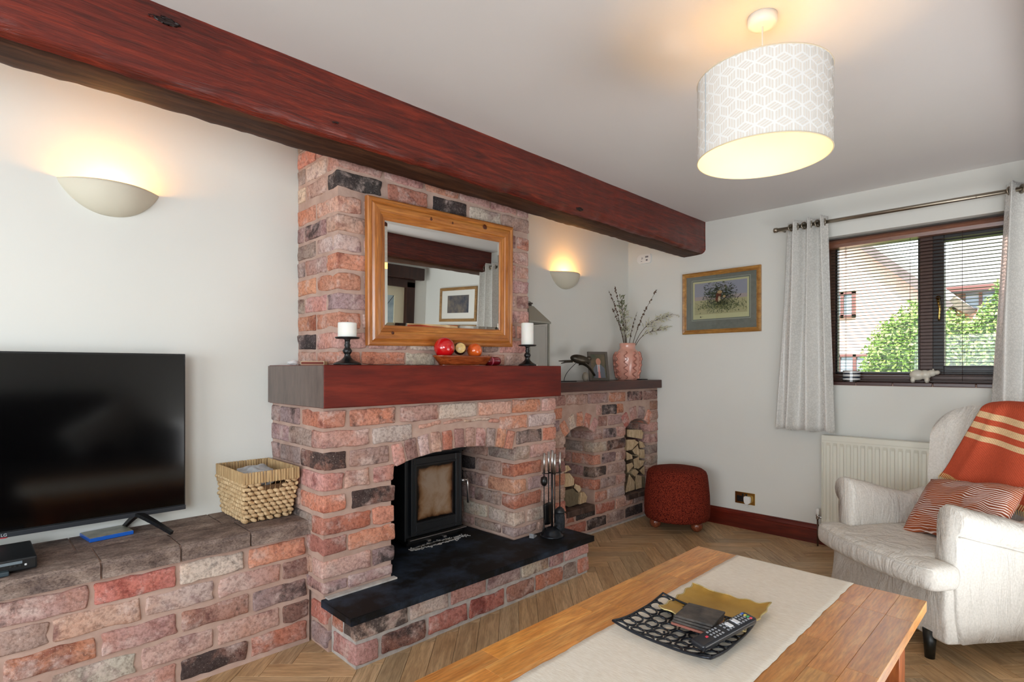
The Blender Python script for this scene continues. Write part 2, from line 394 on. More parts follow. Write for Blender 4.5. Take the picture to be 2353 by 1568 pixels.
# ================================================================== BRICKWORK
PAL = dict(p=(204, 162, 150), o=(208, 148, 124), r=(190, 128, 114), d=(88, 80, 79), g=(170, 148, 142), w=(210, 192, 180), b=(146, 112, 102), k=(34, 34, 38), m=(194, 158, 148), x=(164, 126, 116))
def brick_mesh(lx, ly, lz, seed, rag=1.0):
    hs = (lx / 2, ly / 2, lz / 2); r = .0075
    def axisv(h, step):
        inner = max(1, int(round((2 * h - 2 * r) / step)))
        return [-h] + [-(h - r) + (2 * (h - r)) * i / inner for i in range(inner + 1)] + [h]
    ax = [axisv(hs[0], .032), axisv(hs[1], .05), axisv(hs[2], .022)]
    vid = {}; vs = []; fs = []
    def vert(i, j, k):
        key = (i, j, k)
        if key in vid: return vid[key]
        p = Vector((ax[0][i], ax[1][j], ax[2][k]))
        c = Vector([max(-(h - r), min(h - r, q)) for h, q in zip(hs, p)])
        d = p - c
        if d.length > 1e-9: p = c + d.normalized() * r * .9
        s = Vector((seed * 3.7, seed * 1.3, seed * 2.1))
        p = p + noise.noise_vector(p * 16 + s) * .0062 * rag + noise.noise_vector(p * 45 + s) * .0036 * rag
        e = noise.noise(p * 28 + s)
        if d.length > 1e-9 and e > .22: p = p * (1 - (e - .22) * .09)
        vid[key] = len(vs); vs.append(p); return vid[key]
    n = [len(a) - 1 for a in ax]
    for i in range(n[0]):
        for j in range(n[1]):
            fs.append((vert(i, j, 0), vert(i, j + 1, 0), vert(i + 1, j + 1, 0), vert(i + 1, j, 0)))
            fs.append((vert(i, j, n[2]), vert(i + 1, j, n[2]), vert(i + 1, j + 1, n[2]), vert(i, j + 1, n[2])))
    for i in range(n[0]):
        for k in range(n[2]):
            fs.append((vert(i, 0, k), vert(i + 1, 0, k), vert(i + 1, 0, k + 1), vert(i, 0, k + 1)))
            fs.append((vert(i, n[1], k), vert(i, n[1], k + 1), vert(i + 1, n[1], k + 1), vert(i + 1, n[1], k)))
    for j in range(n[1]):
        for k in range(n[2]):
            fs.append((vert(0, j, k), vert(0, j, k + 1), vert(0, j + 1, k + 1), vert(0, j + 1, k)))
            fs.append((vert(n[0], j, k), vert(n[0], j + 1, k), vert(n[0], j + 1, k + 1), vert(n[0], j, k + 1)))
    me = bpy.data.meshes.new('brick'); me.from_pydata([tuple(v) for v in vs], [], fs); me.materials.append(M_brick)
    me.polygons.foreach_set('use_smooth', [True] * len(me.polygons)); me.update(); return me
bseed = [0]
def brick(parent, x0, x1, y0, y1, z0, z1, code='p', ry=0.0, rag=1.0):
    bseed[0] += 1; s = bseed[0]
    me = brick_mesh(abs(x1 - x0), abs(y1 - y0), abs(z1 - z0), s, rag)
    c = Vector(((x0 + x1) / 2, (y0 + y1) / 2, (z0 + z1) / 2)) - parent.location
    o = link('brick', me, parent, c, (random.uniform(-.008, .008), ry + random.uniform(-.012, .012), random.uniform(-.008, .008)))
    base = list(PAL[code[0]]); al = .0
    if 'd' in code[1:]: al = .12
    if 'D' in code[1:]: al = .23
    if code[0] == 'd': al = .22
    if code[0] == 'k': al = .5
    if code[0] in 'gx': al = max(al, .05)
    j = random.uniform(.93, 1.06); base = [min(255, q * j * random.uniform(.97, 1.03)) for q in base]
    col = lin(base); o.color = (col[0], col[1], col[2], al); return o
def rc():  # random brick tone
    return random.choice(['p', 'p', 'p', 'm', 'm', 'o', 'g', 'g', 'w', 'r', 'pd', 'gd', 'x', 'p', 'm'])
def fill(x0, x1, L=.222, J=.013):
    out = []; x = x0
    while x1 - x > .05:
        l = min(L * random.uniform(.93, 1.05), x1 - x)
        if x1 - (x + l) < .06: l = x1 - x
        out.append((x, x + l)); x += l + J
    return out

H = .075   # brick height
# ---------------------------------------------------------- the low bench wall with stone coping
bench = thing('brick_bench', 'low reclaimed-brick bench wall with brown stone coping, carrying the television', 'bench', (-.5, 2.6, 0))
def P_(o, p): return Vector(p) - o.location
box2('mortar', (-1.6, 2.398, 0), (1.105, YB, .49), M_mortar, bench, off=bench.location)
R = [(.431, [(.067, .311, 'md'), (.328, .579, 'r'), (.590, .824, 'wd'), (.842, 1.084, 'o')]),
     (.341, [(-.04, .206, 'g'), (.218, .465, 'p'), (.481, .713, 'w'), (.729, .973, 'p'), (.985, 1.10, 'xd')]),
     (.247, [(.095, .334, 'od'), (.348, .581, 'm'), (.599, .845, 'xd'), (.862, 1.087, 'gd')]),
     (.152, [(-.05, .195, 'p'), (.214, .453, 'w'), (.467, .707, 'm'), (.724, .970, 'm'), (.985, 1.10, 'bd')]),
     (.060, [(.10, .350, 'r'), (.368, .580, 'p'), (.594, .836, 'bD'), (.850, 1.091, 'r')])]
for z, row in R:
    x = row[0][0] - .014
    while x > -1.5:
        l = random.uniform(.22, .24); brick(bench, x - l, x, 2.39, 2.46, z - .038, z + .038, rc()); x -= l + .014
    for a, b, c in row: brick(bench, a, b, 2.389, 2.46, z - .039, z + .039, c, rag=1.15)
# stone coping: front row of bullnosed pieces and a back row
for xs, y0, y1, nm in (([-1.6, -1.17, -.78, -.46, -.13, .065, .345, .590, .842, 1.10], 2.362, 2.575, 'front'), ([-1.6, -1.1, -.6, -.2, .30, .80, 1.10], 2.580, 2.787, 'back')):
    for a, b in zip(xs, xs[1:]):
        L_ = b - a - .007; W_ = y1 - y0; T_ = .062
        nx, ny = max(3, int(L_ / .03)), 7; vs = []; fs = []
        prof = [(0, 0), (.004, .018), (0, .045), (.010, .058), (.028, .062), (W_ * .5, .062), (W_, .062), (W_, 0)]
        sd = random.random() * 50
        for i in range(nx + 1):
            x = -L_ / 2 + L_ * i / nx
            for (yy, zz) in prof:
                d = noise.noise_vector(Vector((x * 14 + sd, yy * 14, zz * 20))) * .004
                k = .012 * max(0, noise.noise(Vector((x * 8, sd, 1)))) if yy < .02 else 0
                if yy >= W_ * .99: d = Vector((0, 0, 0))
                vs.append((x, yy - W_ / 2 + d.y + k, zz + d.z * .45))
        m_ = len(prof)
        for i in range(nx):
            for k in range(m_): fs.append((i * m_ + k, i * m_ + (k + 1) % m_, (i + 1) * m_ + (k + 1) % m_, (i + 1) * m_ + k))
        fs.append(tuple(range(m_))); fs.append(tuple(range(nx * m_, nx * m_ + m_))[::-1])
        mesh('coping_stone', vs, fs, M_stone, bench, P_(bench, ((a + b) / 2, (y0 + y1) / 2, .488)), smooth=False)
box2('coping_joint', (-1.6, 2.380, .485), (1.10, YB - .002, .5445), M_mortar, bench, off=bench.location)

# ---------------------------------------------------------- fireplace body
FX0, FX1, FY = 1.087, 2.604, 2.235
OX0, OX1, OS, OCR = 1.444, 2.234, .757, .806
fire = thing('brick_fireplace', 'projecting reclaimed-brick fireplace with an arched opening around the stove', 'fireplace', (1.84, 2.5, 0))
def arc_pts(x0, x1, zs, zc, n=14):
    c = (x1 - x0) / 2; s = zc - zs; r = (c * c + s * s) / (2 * s); xm = (x0 + x1) / 2; zo = zc - r; th = math.asin(c / r)
    return [(xm + r * math.sin(-th + 2 * th * i / n), zo + r * math.cos(-th + 2 * th * i / n)) for i in range(n + 1)], (xm, zo, r, th)
arc, (axm, azo, ar, ath) = arc_pts(OX0, OX1, OS, OCR)
poly = [(1.118, 0), (OX0 - .014, 0), (OX0 - .014, OS - .006)] + arc + [(OX1 + .014, OS - .006), (OX1 + .014, 0), (FX1 - .008, 0), (FX1 - .008, 1.048), (FX0 + .009, 1.048), (FX0 + .009, .24), (1.118, .24)]
prism('mortar', [(a - 1.84, b) for a, b in poly], 1, FY + .010 - 2.5, 2.786 - 2.5, M_mortar, fire)
box2('soot_back', (OX0 - .02, 2.772, .2), (OX1 + .02, 2.787, .82), base_mat('soot', (26, 24, 24), .9), fire, off=fire.location)
FD = .06
body = [(1.000, [(1.092, 1.195, 'o'), (1.217, 1.451, 'od'), (1.477, 1.701, 'm'), (1.710, 1.964, 'w'), (1.971, 2.214, 'p'), (2.226, 2.465, 'o'), (2.477, 2.604, 'p')]),
        (.911, [(1.087, 1.314, 'p'), (1.330, 1.545, 'w'), (2.130, 2.351, 'o'), (2.365, 2.604, 'w')]),
        (.820, [(1.090, 1.197, 'xD'), (1.212, 1.415, 'gd'), (2.262, 2.477, 'gD'), (2.490, 2.604, 'o')]),
        (.730, [(1.087, 1.187, 'p'), (1.192, 1.314, 'p'), (1.335, 1.444, 'p'), (2.234, 2.366, 'g'), (2.377, 2.604, 'm')]),
        (.635, [(1.090, 1.197, 'o'), (1.227, 1.446, 'bD'), (2.234, 2.468, 'o'), (2.486, 2.604, 'p')]),
        (.541, [(1.087, 1.320, 'r'), (1.332, 1.446, 'o'), (2.234, 2.340, 'o'), (2.359, 2.604, 'g')]),
        (.453, [(1.092, 1.202, 'r'), (1.212, 1.446, 'o'), (2.234, 2.468, 'r'), (2.482, 2.604, 'm')]),
        (.356, [(1.087, 1.320, 'p'), (1.330, 1.442, 'gD'), (2.234, 2.335, 'w'), (2.351, 2.604, 'w')]),
        (.279, [(1.092, 1.207, 'gd'), (1.212, 1.436, 'g'), (2.234, 2.431, 'g'), (2.444, 2.604, 'm')])]
for ri, (z, row) in enumerate(body):
    h = .076 if ri < 8 else .050
    for k, (a, b, c) in enumerate(row):
        first = k == 0; last = k == len(row) - 1
        dep = FD
        if first or last: dep = .222 if (b - a) < .14 else .105
        jamb = (abs(b - OX0) < .012) or (abs(a - OX1) < .012)
        if jamb and z < .78: dep = .222 if (b - a) < .14 else .105
        brick(fire, a, b, FY, FY + dep, z - h / 2, z + h / 2, c)
    # left return
    d0 = FY + (.222 if (row[0][1] - row[0][0]) < .14 else .105) + .013
    side = {0: 'gd', 1: 'g', 2: 'g', 3: 'm', 4: 'm', 5: 'g', 6: 'p', 7: 'm', 8: 'g'}
    for a, b in fill(d0, YB - .004): brick(fire, FX0, FX0 + FD, a, b, z - h / 2, z + h / 2, side[ri] + random.choice(['', 'd', '']))
    for a, b in fill(FY + (.222 if (row[-1][1] - row[-1][0]) < .14 else .105) + .013, 2.487): brick(fire, FX1 - FD, FX1, a, b, z - h / 2, z + h / 2, rc())
    if z < .78:
        jb = [q for q in row if abs(q[0] - OX1) < .012][0]
        d0 = FY + (.222 if (jb[1] - jb[0]) < .14 else .105) + .013
        for q, (a, b) in enumerate(fill(d0, 2.768)):
            cc = 'k' if (ri == 4 and a > 2.45) or (a > 2.62 and ri < 6) else random.choice(['g', 'p', 'm', 'w', 'gd'])
            brick(fire, OX1, OX1 + FD, a, b, z - h / 2, z + h / 2, cc)
        for a, b in fill(FY + .12, 2.768): brick(fire, OX0 - FD, OX0, a, b, z - h / 2, z + h / 2, rc())
# jamb top course under the arch
for a, b in fill(FY + .11, 2.768): brick(fire, OX1, OX1 + FD, a, b, .775, .82, 'k' if a > 2.4 else 'xD')
# arch voussoirs
vc = ['p', 'xd', 'gw', 'm', 'r', 'x', 'p', 'g', 'o']; NV = 11
vcs = ['p', 'xd', 'wd', 'm', 'r', 'x', 'p', 'm', 'g', 'o', 'o'][:NV]
for i in range(NV):
    t = -ath + 2 * ath * (i + .5) / NV; rr = ar + .050
    cxx, czz = axm + rr * math.sin(t), azo + rr * math.cos(t); wv = 2 * ath * ar / NV - .011
    brick(fire, cxx - wv / 2, cxx + wv / 2, FY - .002, FY + .22, czz - .051, czz + .051, vcs[i], ry=t)
# slivers cut to the arch
for a, b, z0, z1, c, ry in ((1.585, 1.72, .928, .950, 'p', -.10), (1.735, 1.86, .938, .953, 'p', -.04), (1.87, 2.06, .936, .953, 'w', 0), (2.045, 2.12, .918, .942, 'p', .12)):
    brick(fire, a, b, FY, FY + .05, z0, z1, c, ry=ry)

# ---------------------------------------------------------- hearth plinth and slab
hearth = thing('hearth', 'low two-course brick hearth plinth topped with a long black slate slab', 'hearth', (1.86, 2.12, 0))
box2('mortar', (1.132, 2.036, 0), (2.655, FY + .006, .208), M_cement, hearth, off=hearth.location)
box2('fireplace_base', (OX0, FY, 0), (OX1, 2.77, .205), M_cement, hearth, off=hearth.location)
for z, row in ((.058, [(1.124, 1.232, 'p'), (1.250, 1.475, 'bd'), (1.490, 1.715, 'r'), (1.732, 1.965, 'r'), (1.980, 2.185, 'xd'), (2.2, 2.42, 'r'), (2.435, 2.545, 'g'), (2.56, 2.662, 'r')]),
               (.157, [(1.124, 1.375, 'wD'), (1.393, 1.600, 'w'), (1.618, 1.835, 'p'), (1.850, 2.075, 'g'), (2.09, 2.30, 'w'), (2.315, 2.43, 'p'), (2.444, 2.662, 'p')])):
    for k, (a, b, c) in enumerate(row):
        dep = .06
        if k in (0, len(row) - 1): dep = .195 if z < .1 else .10
        brick(hearth, a, b, 2.025, 2.025 + dep, z - .041, z + .041, c)
    if z < .1: pass
    else: brick(hearth, 1.122, 1.182, 2.138, 2.228, .116, .198, 'r')
for z, c in ((.058, 'g'), (.157, 'r')): brick(fire, 1.104, 1.17, 2.244, 2.385, z - .04, z + .04, c)
sl = [(1.079, 1.978), (2.628, 1.962), (2.628, FY - .002), (OX1 - .004, FY - .002), (OX1 - .004, 2.77), (OX0 + .004, 2.77), (OX0 + .004, FY - .002), (1.079, FY - .002)]
o = prism('slate_slab', [(a - 1.86, b - 2.12) for a, b in sl], 2, .208, .240, M_slate, hearth, bevel=.002)
box2('mortar_fillet', (1.10, FY - .028, .2395), (OX0 - .004, FY + .002, .247), M_cement, hearth, off=hearth.location)

# ---------------------------------------------------------- chimney breast above the mantel
CX0, CX1, CY = 1.219, 2.492, 2.359
chim = thing('chimney_breast', 'brick chimney breast rising from the mantel to the ceiling behind the mirror', 'chimney', (1.86, 2.57, 1.236))
box2('mortar', (CX0 + .007, CY + .008, 1.236), (CX1 - .007, YB - .002, ZC - .003), M_mortar, chim, off=chim.location)
crow = [(2.355, [], 'p'), (2.27, [(1.219, 1.34, 'p')], 'g'), (2.183, [(1.219, 1.455, 'm'), (1.47, 1.70, 'p'), (1.715, 1.93, 'o')], 'w'),
        (2.092, [(1.222, 1.456, 'd'), (1.489, 1.722, 'r'), (1.762, 1.991, 'dd'), (2.014, 2.253, 'w'), (2.270, 2.492, 'm')], 'p'),
        (1.981, [(1.222, 1.345, 'pd'), (2.39, 2.492, 'o')], 'p'), (1.891, [(1.219, 1.43, 'md'), (2.270, 2.492, 'p')], 'g'),
        (1.802, [(1.222, 1.345, 'w'), (2.39, 2.492, 'm')], 'g'), (1.715, [(1.219, 1.44, 'o'), (2.270, 2.492, 'm')], 'm'),
        (1.624, [(1.222, 1.341, 'o'), (2.39, 2.492, 'm')], 'o'), (1.531, [(1.219, 1.43, 'gd'), (2.270, 2.492, 'm')], 'p'),
        (1.442, [(1.222, 1.337, 'o'), (2.39, 2.492, 'p')], 'o'), (1.350, [(1.219, 1.369, 'p'), (1.385, 1.60, 'p'), (1.62, 1.85, 'w'), (1.865, 2.095, 'p'), (2.113, 2.235, 'gd'), (2.25, 2.492, 'p')], 'd'),
        (1.268, [(1.222, 1.337, 'o'), (1.345, 1.584, 'o'), (1.593, 1.772, 'wd'), (1.79, 2.02, 'p'), (2.035, 2.283, 'p'), (2.298, 2.458, 'w'), (2.468, 2.492, 'p')], 'p')]
cside = {2.27: ['oo', 'g'], 2.183: ['w', 'g'], 2.092: ['m', 'w'], 1.981: ['o', 'd'], 1.891: ['gD', 'g'], 1.802: ['g', 'dw'], 1.715: ['m', 'gd'], 1.624: ['o', 'gd'], 1.531: ['m', 'g'], 1.442: ['o', 'd'], 1.350: ['d', 'dw'], 1.268: ['p', 'g']}
for ri, (z, known, sc_) in enumerate(crow):
    h = .076 if z > 1.3 else .062
    row = list(known)
    x = row[-1][1] + .014 if row and row[-1][1] < 2.2 else (CX0 if not row else None)
    if x is not None:
        row += [(a, b, rc()) for a, b in fill(x, CX1)]
    elif len(row) == 2:
        row = [row[0]] + [(a, b, rc()) for a, b in fill(row[0][1] + .014, row[1][0] - .014)] + [row[1]]
    for k, (a, b, c) in enumerate(row):
        dep = FD
        if k in (0, len(row) - 1): dep = .215 if (b - a) < .16 else .105
        brick(chim, a, b, CY, CY + dep, z - h / 2, z + h / 2, c)
    dl = .215 if (row[0][1] - row[0][0]) < .16 else .105; dr = .215 if (row[-1][1] - row[-1][0]) < .16 else .105
    sc2 = cside.get(z, ['p', 'g'])
    for q, (a, b) in enumerate(fill(CY + dl + .014, YB - .004)): brick(chim, CX0, CX0 + FD, a, b, z - h / 2, z + h / 2, sc2[min(q, 1)])
    for a, b in fill(CY + dr + .014, YB - .004): brick(chim, CX1 - FD, CX1, a, b, z - h / 2, z + h / 2, rc())

# ---------------------------------------------------------- right-hand log store wall
RY, RX0, RX1 = 2.490, 2.606, XR - .002
store = thing('brick_log_store', 'low brick wall with two arched log recesses to the right of the fireplace', 'log store', (3.42, 2.64, 0))
A1 = (3.010, 3.322, .745, .800); A2 = (3.757, 4.085, .750, .808); LED = .205
arc1, p1 = arc_pts(*A1); arc2, p2 = arc_pts(*A2)
poly = [(RX0, LED), (A1[0] - .018, LED), (A1[0] - .018, A1[2])] + arc1 + [(A1[1] + .018, A1[2]), (A1[1] + .018, LED), (A2[0] - .018, LED), (A2[0] - .018, A2[2])] + arc2 + [(A2[1] + .018, A2[2]), (A2[1] + .018, LED), (RX1, LED), (RX1, 1.05), (RX0, 1.05)]
prism('mortar', [(a - 3.42, b) for a, b in poly], 1, RY + .008 - 2.64, YB - .003 - 2.64, M_mortar, store)
box2('mortar', (RX0, RY + .008, 0), (RX1, YB - .003, LED), M_mortar, store, off=store.location)
rows = [(.996, [(2.625, 2.75, 'm'), (2.764, 2.885, 'g'), (2.901, 3.006, 'x'), (3.019, 3.257, 'm'), (3.264, 3.508, 'g'), (3.532, 3.748, 'o'), (3.774, 3.998, 'xD'), (4.016, 4.233, 'xd')]),
        (.905, [(2.62, 2.86, 'p'), (2.875, 2.97, 'o'), (3.365, 3.424, 'p'), (3.438, 3.621, 'dg'), (3.63, 3.72, 'o'), (4.112, 4.233, 'x')]),
        (.820, [(2.62, 2.74, 'm'), (2.755, 2.94, 'g'), (3.39, 3.500, 'x'), (3.516, 3.700, 'g'), (4.125, 4.233, 'm')]),
        (.724, [(2.62, 2.86, 'p'), (2.875, 3.004, 'm'), (3.328, 3.438, 'g'), (3.450, 3.621, 'gD'), (3.630, 3.751, 'm'), (4.091, 4.233, 'p')]),
        (.629, [(2.62, 2.75, 'g'), (2.765, 3.004, 'x'), (3.328, 3.492, 'w'), (3.508, 3.751, 'bD'), (4.091, 4.233, 'm')]),
        (.535, [(2.62, 2.86, 'o'), (2.875, 3.004, 'x'), (3.328, 3.422, 'o'), (3.438, 3.613, 'gd'), (3.624, 3.751, 'p'), (4.091, 4.233, 'gd')]),
        (.443, [(2.62, 2.75, 'm'), (2.765, 3.004, 'o'), (3.328, 3.492, 'gD'), (3.508, 3.751, 'm'), (4.091, 4.233, 'g')]),
        (.350, [(2.62, 2.86, 'g'), (2.875, 3.004, 'm'), (3.328, 3.407, 'o'), (3.422, 3.613, 'gd'), (3.624, 3.751, 'p'), (4.091, 4.233, 'm')]),
        (.255, [(2.62, 2.75, 'r'), (2.765, 3.004, 'o'), (3.350, 3.492, 'o'), (3.508, 3.739, 'w'), (4.095, 4.233, 'g')]),
        (.162, [(2.62, 2.86, 'o'), (2.87, 3.10, 'r'), (3.125, 3.345, 'dd'), (3.361, 3.605, 'r'), (3.621, 3.861, 'm'), (3.875, 4.045, 'g'), (4.06, 4.233, 'p')]),
        (.068, [(2.70, 2.94, 'p'), (2.955, 3.235, 'r'), (3.252, 3.488, 'dd'), (3.502, 3.731, 'g'), (3.748, 3.992, 'dd'), (4.005, 4.233, 'm')])]
for z, row in rows:
    for k, (a, b, c) in enumerate(row):
        jamb = any(abs(q - e) < .012 for q, e in ((a, A1[1] + .006), (b, A1[0] - .006), (a, A2[1] + .006), (b, A2[0] - .006))) and .2 < z < .78
        dep = FD
        if jamb: dep = .215 if (b - a) < .14 else .10
        brick(store, a, b, RY, RY + dep, z - .038, z + .038, c)
        if jamb:
            rightside = abs(a - A1[1] - .006) < .012 or abs(a - A2[1] - .006) < .012
            for u, v in fill(RY + dep + .012, YB - .01):
                if rightside: brick(store, a, a + FD, u, v, z - .038, z + .038, random.choice(['g', 'm', 'p', 'gd', c]))
                else: brick(store, b - FD, b, u, v, z - .038, z + .038, rc())
for (A, pr, cols) in ((A1, p1, ['o', 'w', 'o', 'r', 'p']), (A2, p2, ['r', 'p', 'gd', 'o'])):
    xm, zo, r_, th = pr; n_ = len(cols); th *= 1.12
    for i, c in enumerate(cols):
        t = -th + 2 * th * (i + .5) / n_; rr = r_ + .052
        wv = 2 * th * r_ / n_ - .012
        brick(store, xm + rr * math.sin(t) - wv / 2, xm + rr * math.sin(t) + wv / 2, RY - .003, RY + .2, zo + rr * math.cos(t) - .052, zo + rr * math.cos(t) + .052, c, ry=t)
M_ledge = speckled('dark_sill_tile', (62, 46, 40), (96, 74, 64), 14, .7, .6, .003)
for A in (A1, A2):
    xs = [A[0] - .005, (A[0] + A[1]) / 2 - .01, A[1] + .005]
    for a, b in zip(xs, xs[1:]):
        bm = bmesh.new(); add_box(bm, (0, 0, 0), (b - a - .006, .30, .046), None, .006, 2)
        for v in bm.verts: v.co += noise.noise_vector(v.co * 30 + Vector((a, 0, 0))) * .003
        tag(frombm('ledge_tile', bm, M_ledge, store, P_(store, ((a + b) / 2, RY + .135, .19)), smooth=False))
struct(box2('trim_1', (2.62, RY - .008, 0), (XR - .03, RY + .02, .012), M_cement))

# ================================================================== MANTEL AND SHELF
mantel = thing('mantel_beam', 'thick mahogany-stained timber mantel over the stove with a grey end face', 'mantel', (1.845, 2.49, 1.05))
bm = bmesh.new(); add_box(bm, (0, 0, .092), (1.535, .584, .184), None, .004, 2)
mt = frombm('mantel_block', bm, M_mantel, mantel, (0, .004, 0))
box('end_panel', (-.770, .004, .092), (.006, .578, .178), M_mantel_end, mantel)
sh = box2('mantel_shelf', (2.606, 2.452, 1.053), (XR - .003, YB - .003, 1.121), M_shelf, None, .005)
tag(sh, 'dark wooden shelf board capping the log store wall', 'shelf')
# ================================================================== TELEVISION CORNER
tv = thing('television', 'large flat black television on two splayed feet on the brick bench', 'television', (.112, 2.672, .551))
TW, TH = 1.144, .664
M_tvb = base_mat('tv_black_plastic', (16, 17, 19), .35)
M_scr = base_mat('tv_screen', (3, 3, 4), .10, spec=.5)
box('cabinet', (0, .022, .066 + TH / 2), (TW, .03, TH), M_tvb, tv, .003)
box('screen', (0, .004, .066 + TH / 2 + .008), (TW - .012, .006, TH - .028), M_scr, tv, .001)
box('lower_bezel', (0, .002, .075), (TW - .002, .012, .018), base_mat('tv_bezel', (38, 42, 48), .35), tv, .002)
box('rear_housing', (0, .055, .066 + .22), (.8, .04, .36), M_tvb, tv, .01)
for sx in (-1, 1):
    f = bmesh.new()
    x0 = sx * .40
    for (tx, ty) in ((x0 + sx * .085, -.140), (x0 - sx * .02 * 0 - sx * .03, .100)):
        n = 8
        for i in range(n):
            a = i / n; b = (i + 1) / n
            pa = Vector((x0 + (tx - x0) * a, ty * a, .075 - .064 * a ** 1.15)); pb = Vector((x0 + (tx - x0) * b, ty * b, .075 - .064 * b ** 1.15))
            d = pb - pa; m_ = (pa + pb) / 2
            add_box(f, m_, (d.length * 1.1, .026 - .014 * a, .014), d.to_track_quat('X', 'Z').to_euler())
    frombm('foot', f, M_tvb, tv)
def text(name, body, size, mat, parent, loc, rot, ext=.0004, align='CENTER'):
    cu = bpy.data.curves.new(name, 'FONT'); cu.body = body; cu.size = size; cu.extrude = ext; cu.align_x = align; cu.align_y = 'CENTER'
    o = bpy.data.objects.new(name, cu); C.objects.link(o); bpy.context.view_layer.update()
    me = bpy.data.meshes.new_from_object(o.evaluated_get(bpy.context.evaluated_depsgraph_get())); C.objects.unlink(o); bpy.data.objects.remove(o)
    me.materials.clear(); me.materials.append(mat); return link(name, me, parent, loc, rot)
M_silver = base_mat('silver_print', (200, 204, 208), .4)
text('lettering', 'LG', .014, M_silver, tv, (-.004, -.0055, .0755), (math.radians(90), 0, 0))
lathe('emblem', [(0, 0), (.0065, 0), (.0065, .001), (0, .001)], M_silver, tv, (-.022, -.0045, .0755), 20, (math.radians(90), 0, 0))
lathe('standby_light', [(0, 0), (.012, 0), (.012, .002), (0, .002)], base_mat('red_lens', (170, 40, 50), .3), tv, (-.005, 0, .0655), 12)

con = thing('set_top_console', 'black media console with slotted front below the television', 'console', (.02, 2.53, .551))
M_con = base_mat('console_black', (24, 27, 30), .35)
box('case', (0, .01, .026), (.32, .235, .04), M_con, con, .005)
box('lower_tray', (-.03, -.015, .008), (.24, .225, .014), base_mat('console_teal_grey', (52, 66, 74), .4), con, .003)
box('front_trim', (-.012, -.1095, .034), (.27, .003, .009), base_mat('console_grey_trim', (110, 122, 130), .35), con, .001)
box('disc_slot', (-.03, -.1095, .024), (.2, .002, .003), base_mat('slot_black', (4, 4, 5), .5), con)
for k in range(4): box('button', (.095 + k * .012, -.109, .024), (.006, .003, .006), M_silver if k == 3 else M_con, con, .001)
gc = thing('game_case', 'thin disc case with a bright blue spine lying on the coping below the screen', 'disc case', (.414, 2.716, .5505), math.radians(7))
box('case', (0, 0, .008), (.146, .128, .0145), base_mat('case_blue', (26, 92, 190), .25), gc, .002)
box('cover_sheet', (0, .001, .0158), (.142, .122, .001), speckled('case_cover_print', (120, 122, 112), (170, 168, 150), 18, .3), gc)

# ---- basket
bk = thing('woven_basket', 'square woven seagrass basket with a wrapped rim and cut-out handle, beside the fireplace', 'basket', (.957, 2.62, .551))
M_bk = speckled('seagrass', (176, 142, 100), (222, 194, 152), 60, .75, .4, .001)
M_bk2 = wood('seagrass_rim', (160, 126, 84), (220, 190, 142), (194, 160, 114), along=2, stretch=40, scale=3, rough=.75, bstr=.6)
def bkrect(t):   # half sizes and centre at height fraction t
    return (.098 + .020 * t, .143 + .035 * t, (.963 - .957) * (1 - t) - .005 * t, (2.640 - 2.62) * (1 - t) - .024 * t)
def peri(hx, hy, cx, cy, s):
    per = 4 * (hx + hy); d = s * per
    for (ax, ay, bx, by) in ((-hx, -hy, hx, -hy), (hx, -hy, hx, hy), (hx, hy, -hx, hy), (-hx, hy, -hx, -hy)):
        l = abs(bx - ax) + abs(by - ay)
        if d <= l: return cx + ax + (bx - ax) * d / l, cy + ay + (by - ay) * d / l, math.atan2(by - ay, bx - ax)
        d -= l
    return cx - hx, cy - hy, 0
bm = bmesh.new(); nrow = 9
for r in range(nrow):
    t = (r + .5) / nrow * .79; hx, hy, cx, cy = bkrect(t); per = 4 * (hx + hy); n = int(per / (.026 if r > 0 else .034))
    for k in range(n):
        s = (k + (r % 2) * .5) / n; x, y, a = peri(hx, hy, cx, cy, s % 1)
        if r >= 7 and abs(x - cx) < .045 and abs(y - (cy - hy)) < .02: continue
        t_ = bmesh.new(); bmesh.ops.create_icosphere(t_, subdivisions=2, radius=1)
        tw = random.uniform(.3, .6) * (1 if k % 2 else .8)
        Mx = Matrix.Translation((x, y, .012 + r * .0205)) @ Euler((0, 0, a)).to_matrix().to_4x4() @ Euler((0, tw, 0)).to_matrix().to_4x4() @ Matrix.Diagonal((.0165, .008, random.uniform(.0085, .011), 1))
        for v in t_.verts: v.co = Mx @ (v.co * (1 + .1 * noise.noise(v.co * 2 + Vector((k, r, 0)))))
        me = bpy.data.meshes.new('t'); t_.to_mesh(me); t_.free(); bm.from_mesh(me); bpy.data.meshes.remove(me)
o = frombm('weave', bm, M_bk, bk, smooth=True); o['kind'] = 'stuff'
bm = bmesh.new()
for k in range(52):
    x, y, a = peri(*bkrect(.0), k / 52); X, Y, a = peri(*bkrect(.78), k / 52)
    add_tube(bm, [(x, y, .004), (X, Y, .185)], .0014, 5)
o = frombm('warp_cords', bm, M_bk2, bk); o['kind'] = 'stuff'
bm = bmesh.new()
NW = 96
for k in range(NW):
    x, y, a = peri(*bkrect(.80), k / NW); X, Y, a = peri(*bkrect(1.0), k / NW)
    ww = .0062 + .0016 * math.sin(k * 2.3)
    M3 = Euler((0, random.uniform(-.12, .12), a)).to_matrix().to_euler()
    add_box(bm, ((x + X) / 2, (y + Y) / 2, .205), (.0108, ww, .050), Euler((0, random.uniform(-.06, .06), a)), .002, 1)
frombm('rim_wrapping', bm, M_bk2, bk)
bm = bmesh.new()
for s_ in range(4):
    pts = []
    for q in range(2): pass
hx, hy, cx, cy = bkrect(.4)
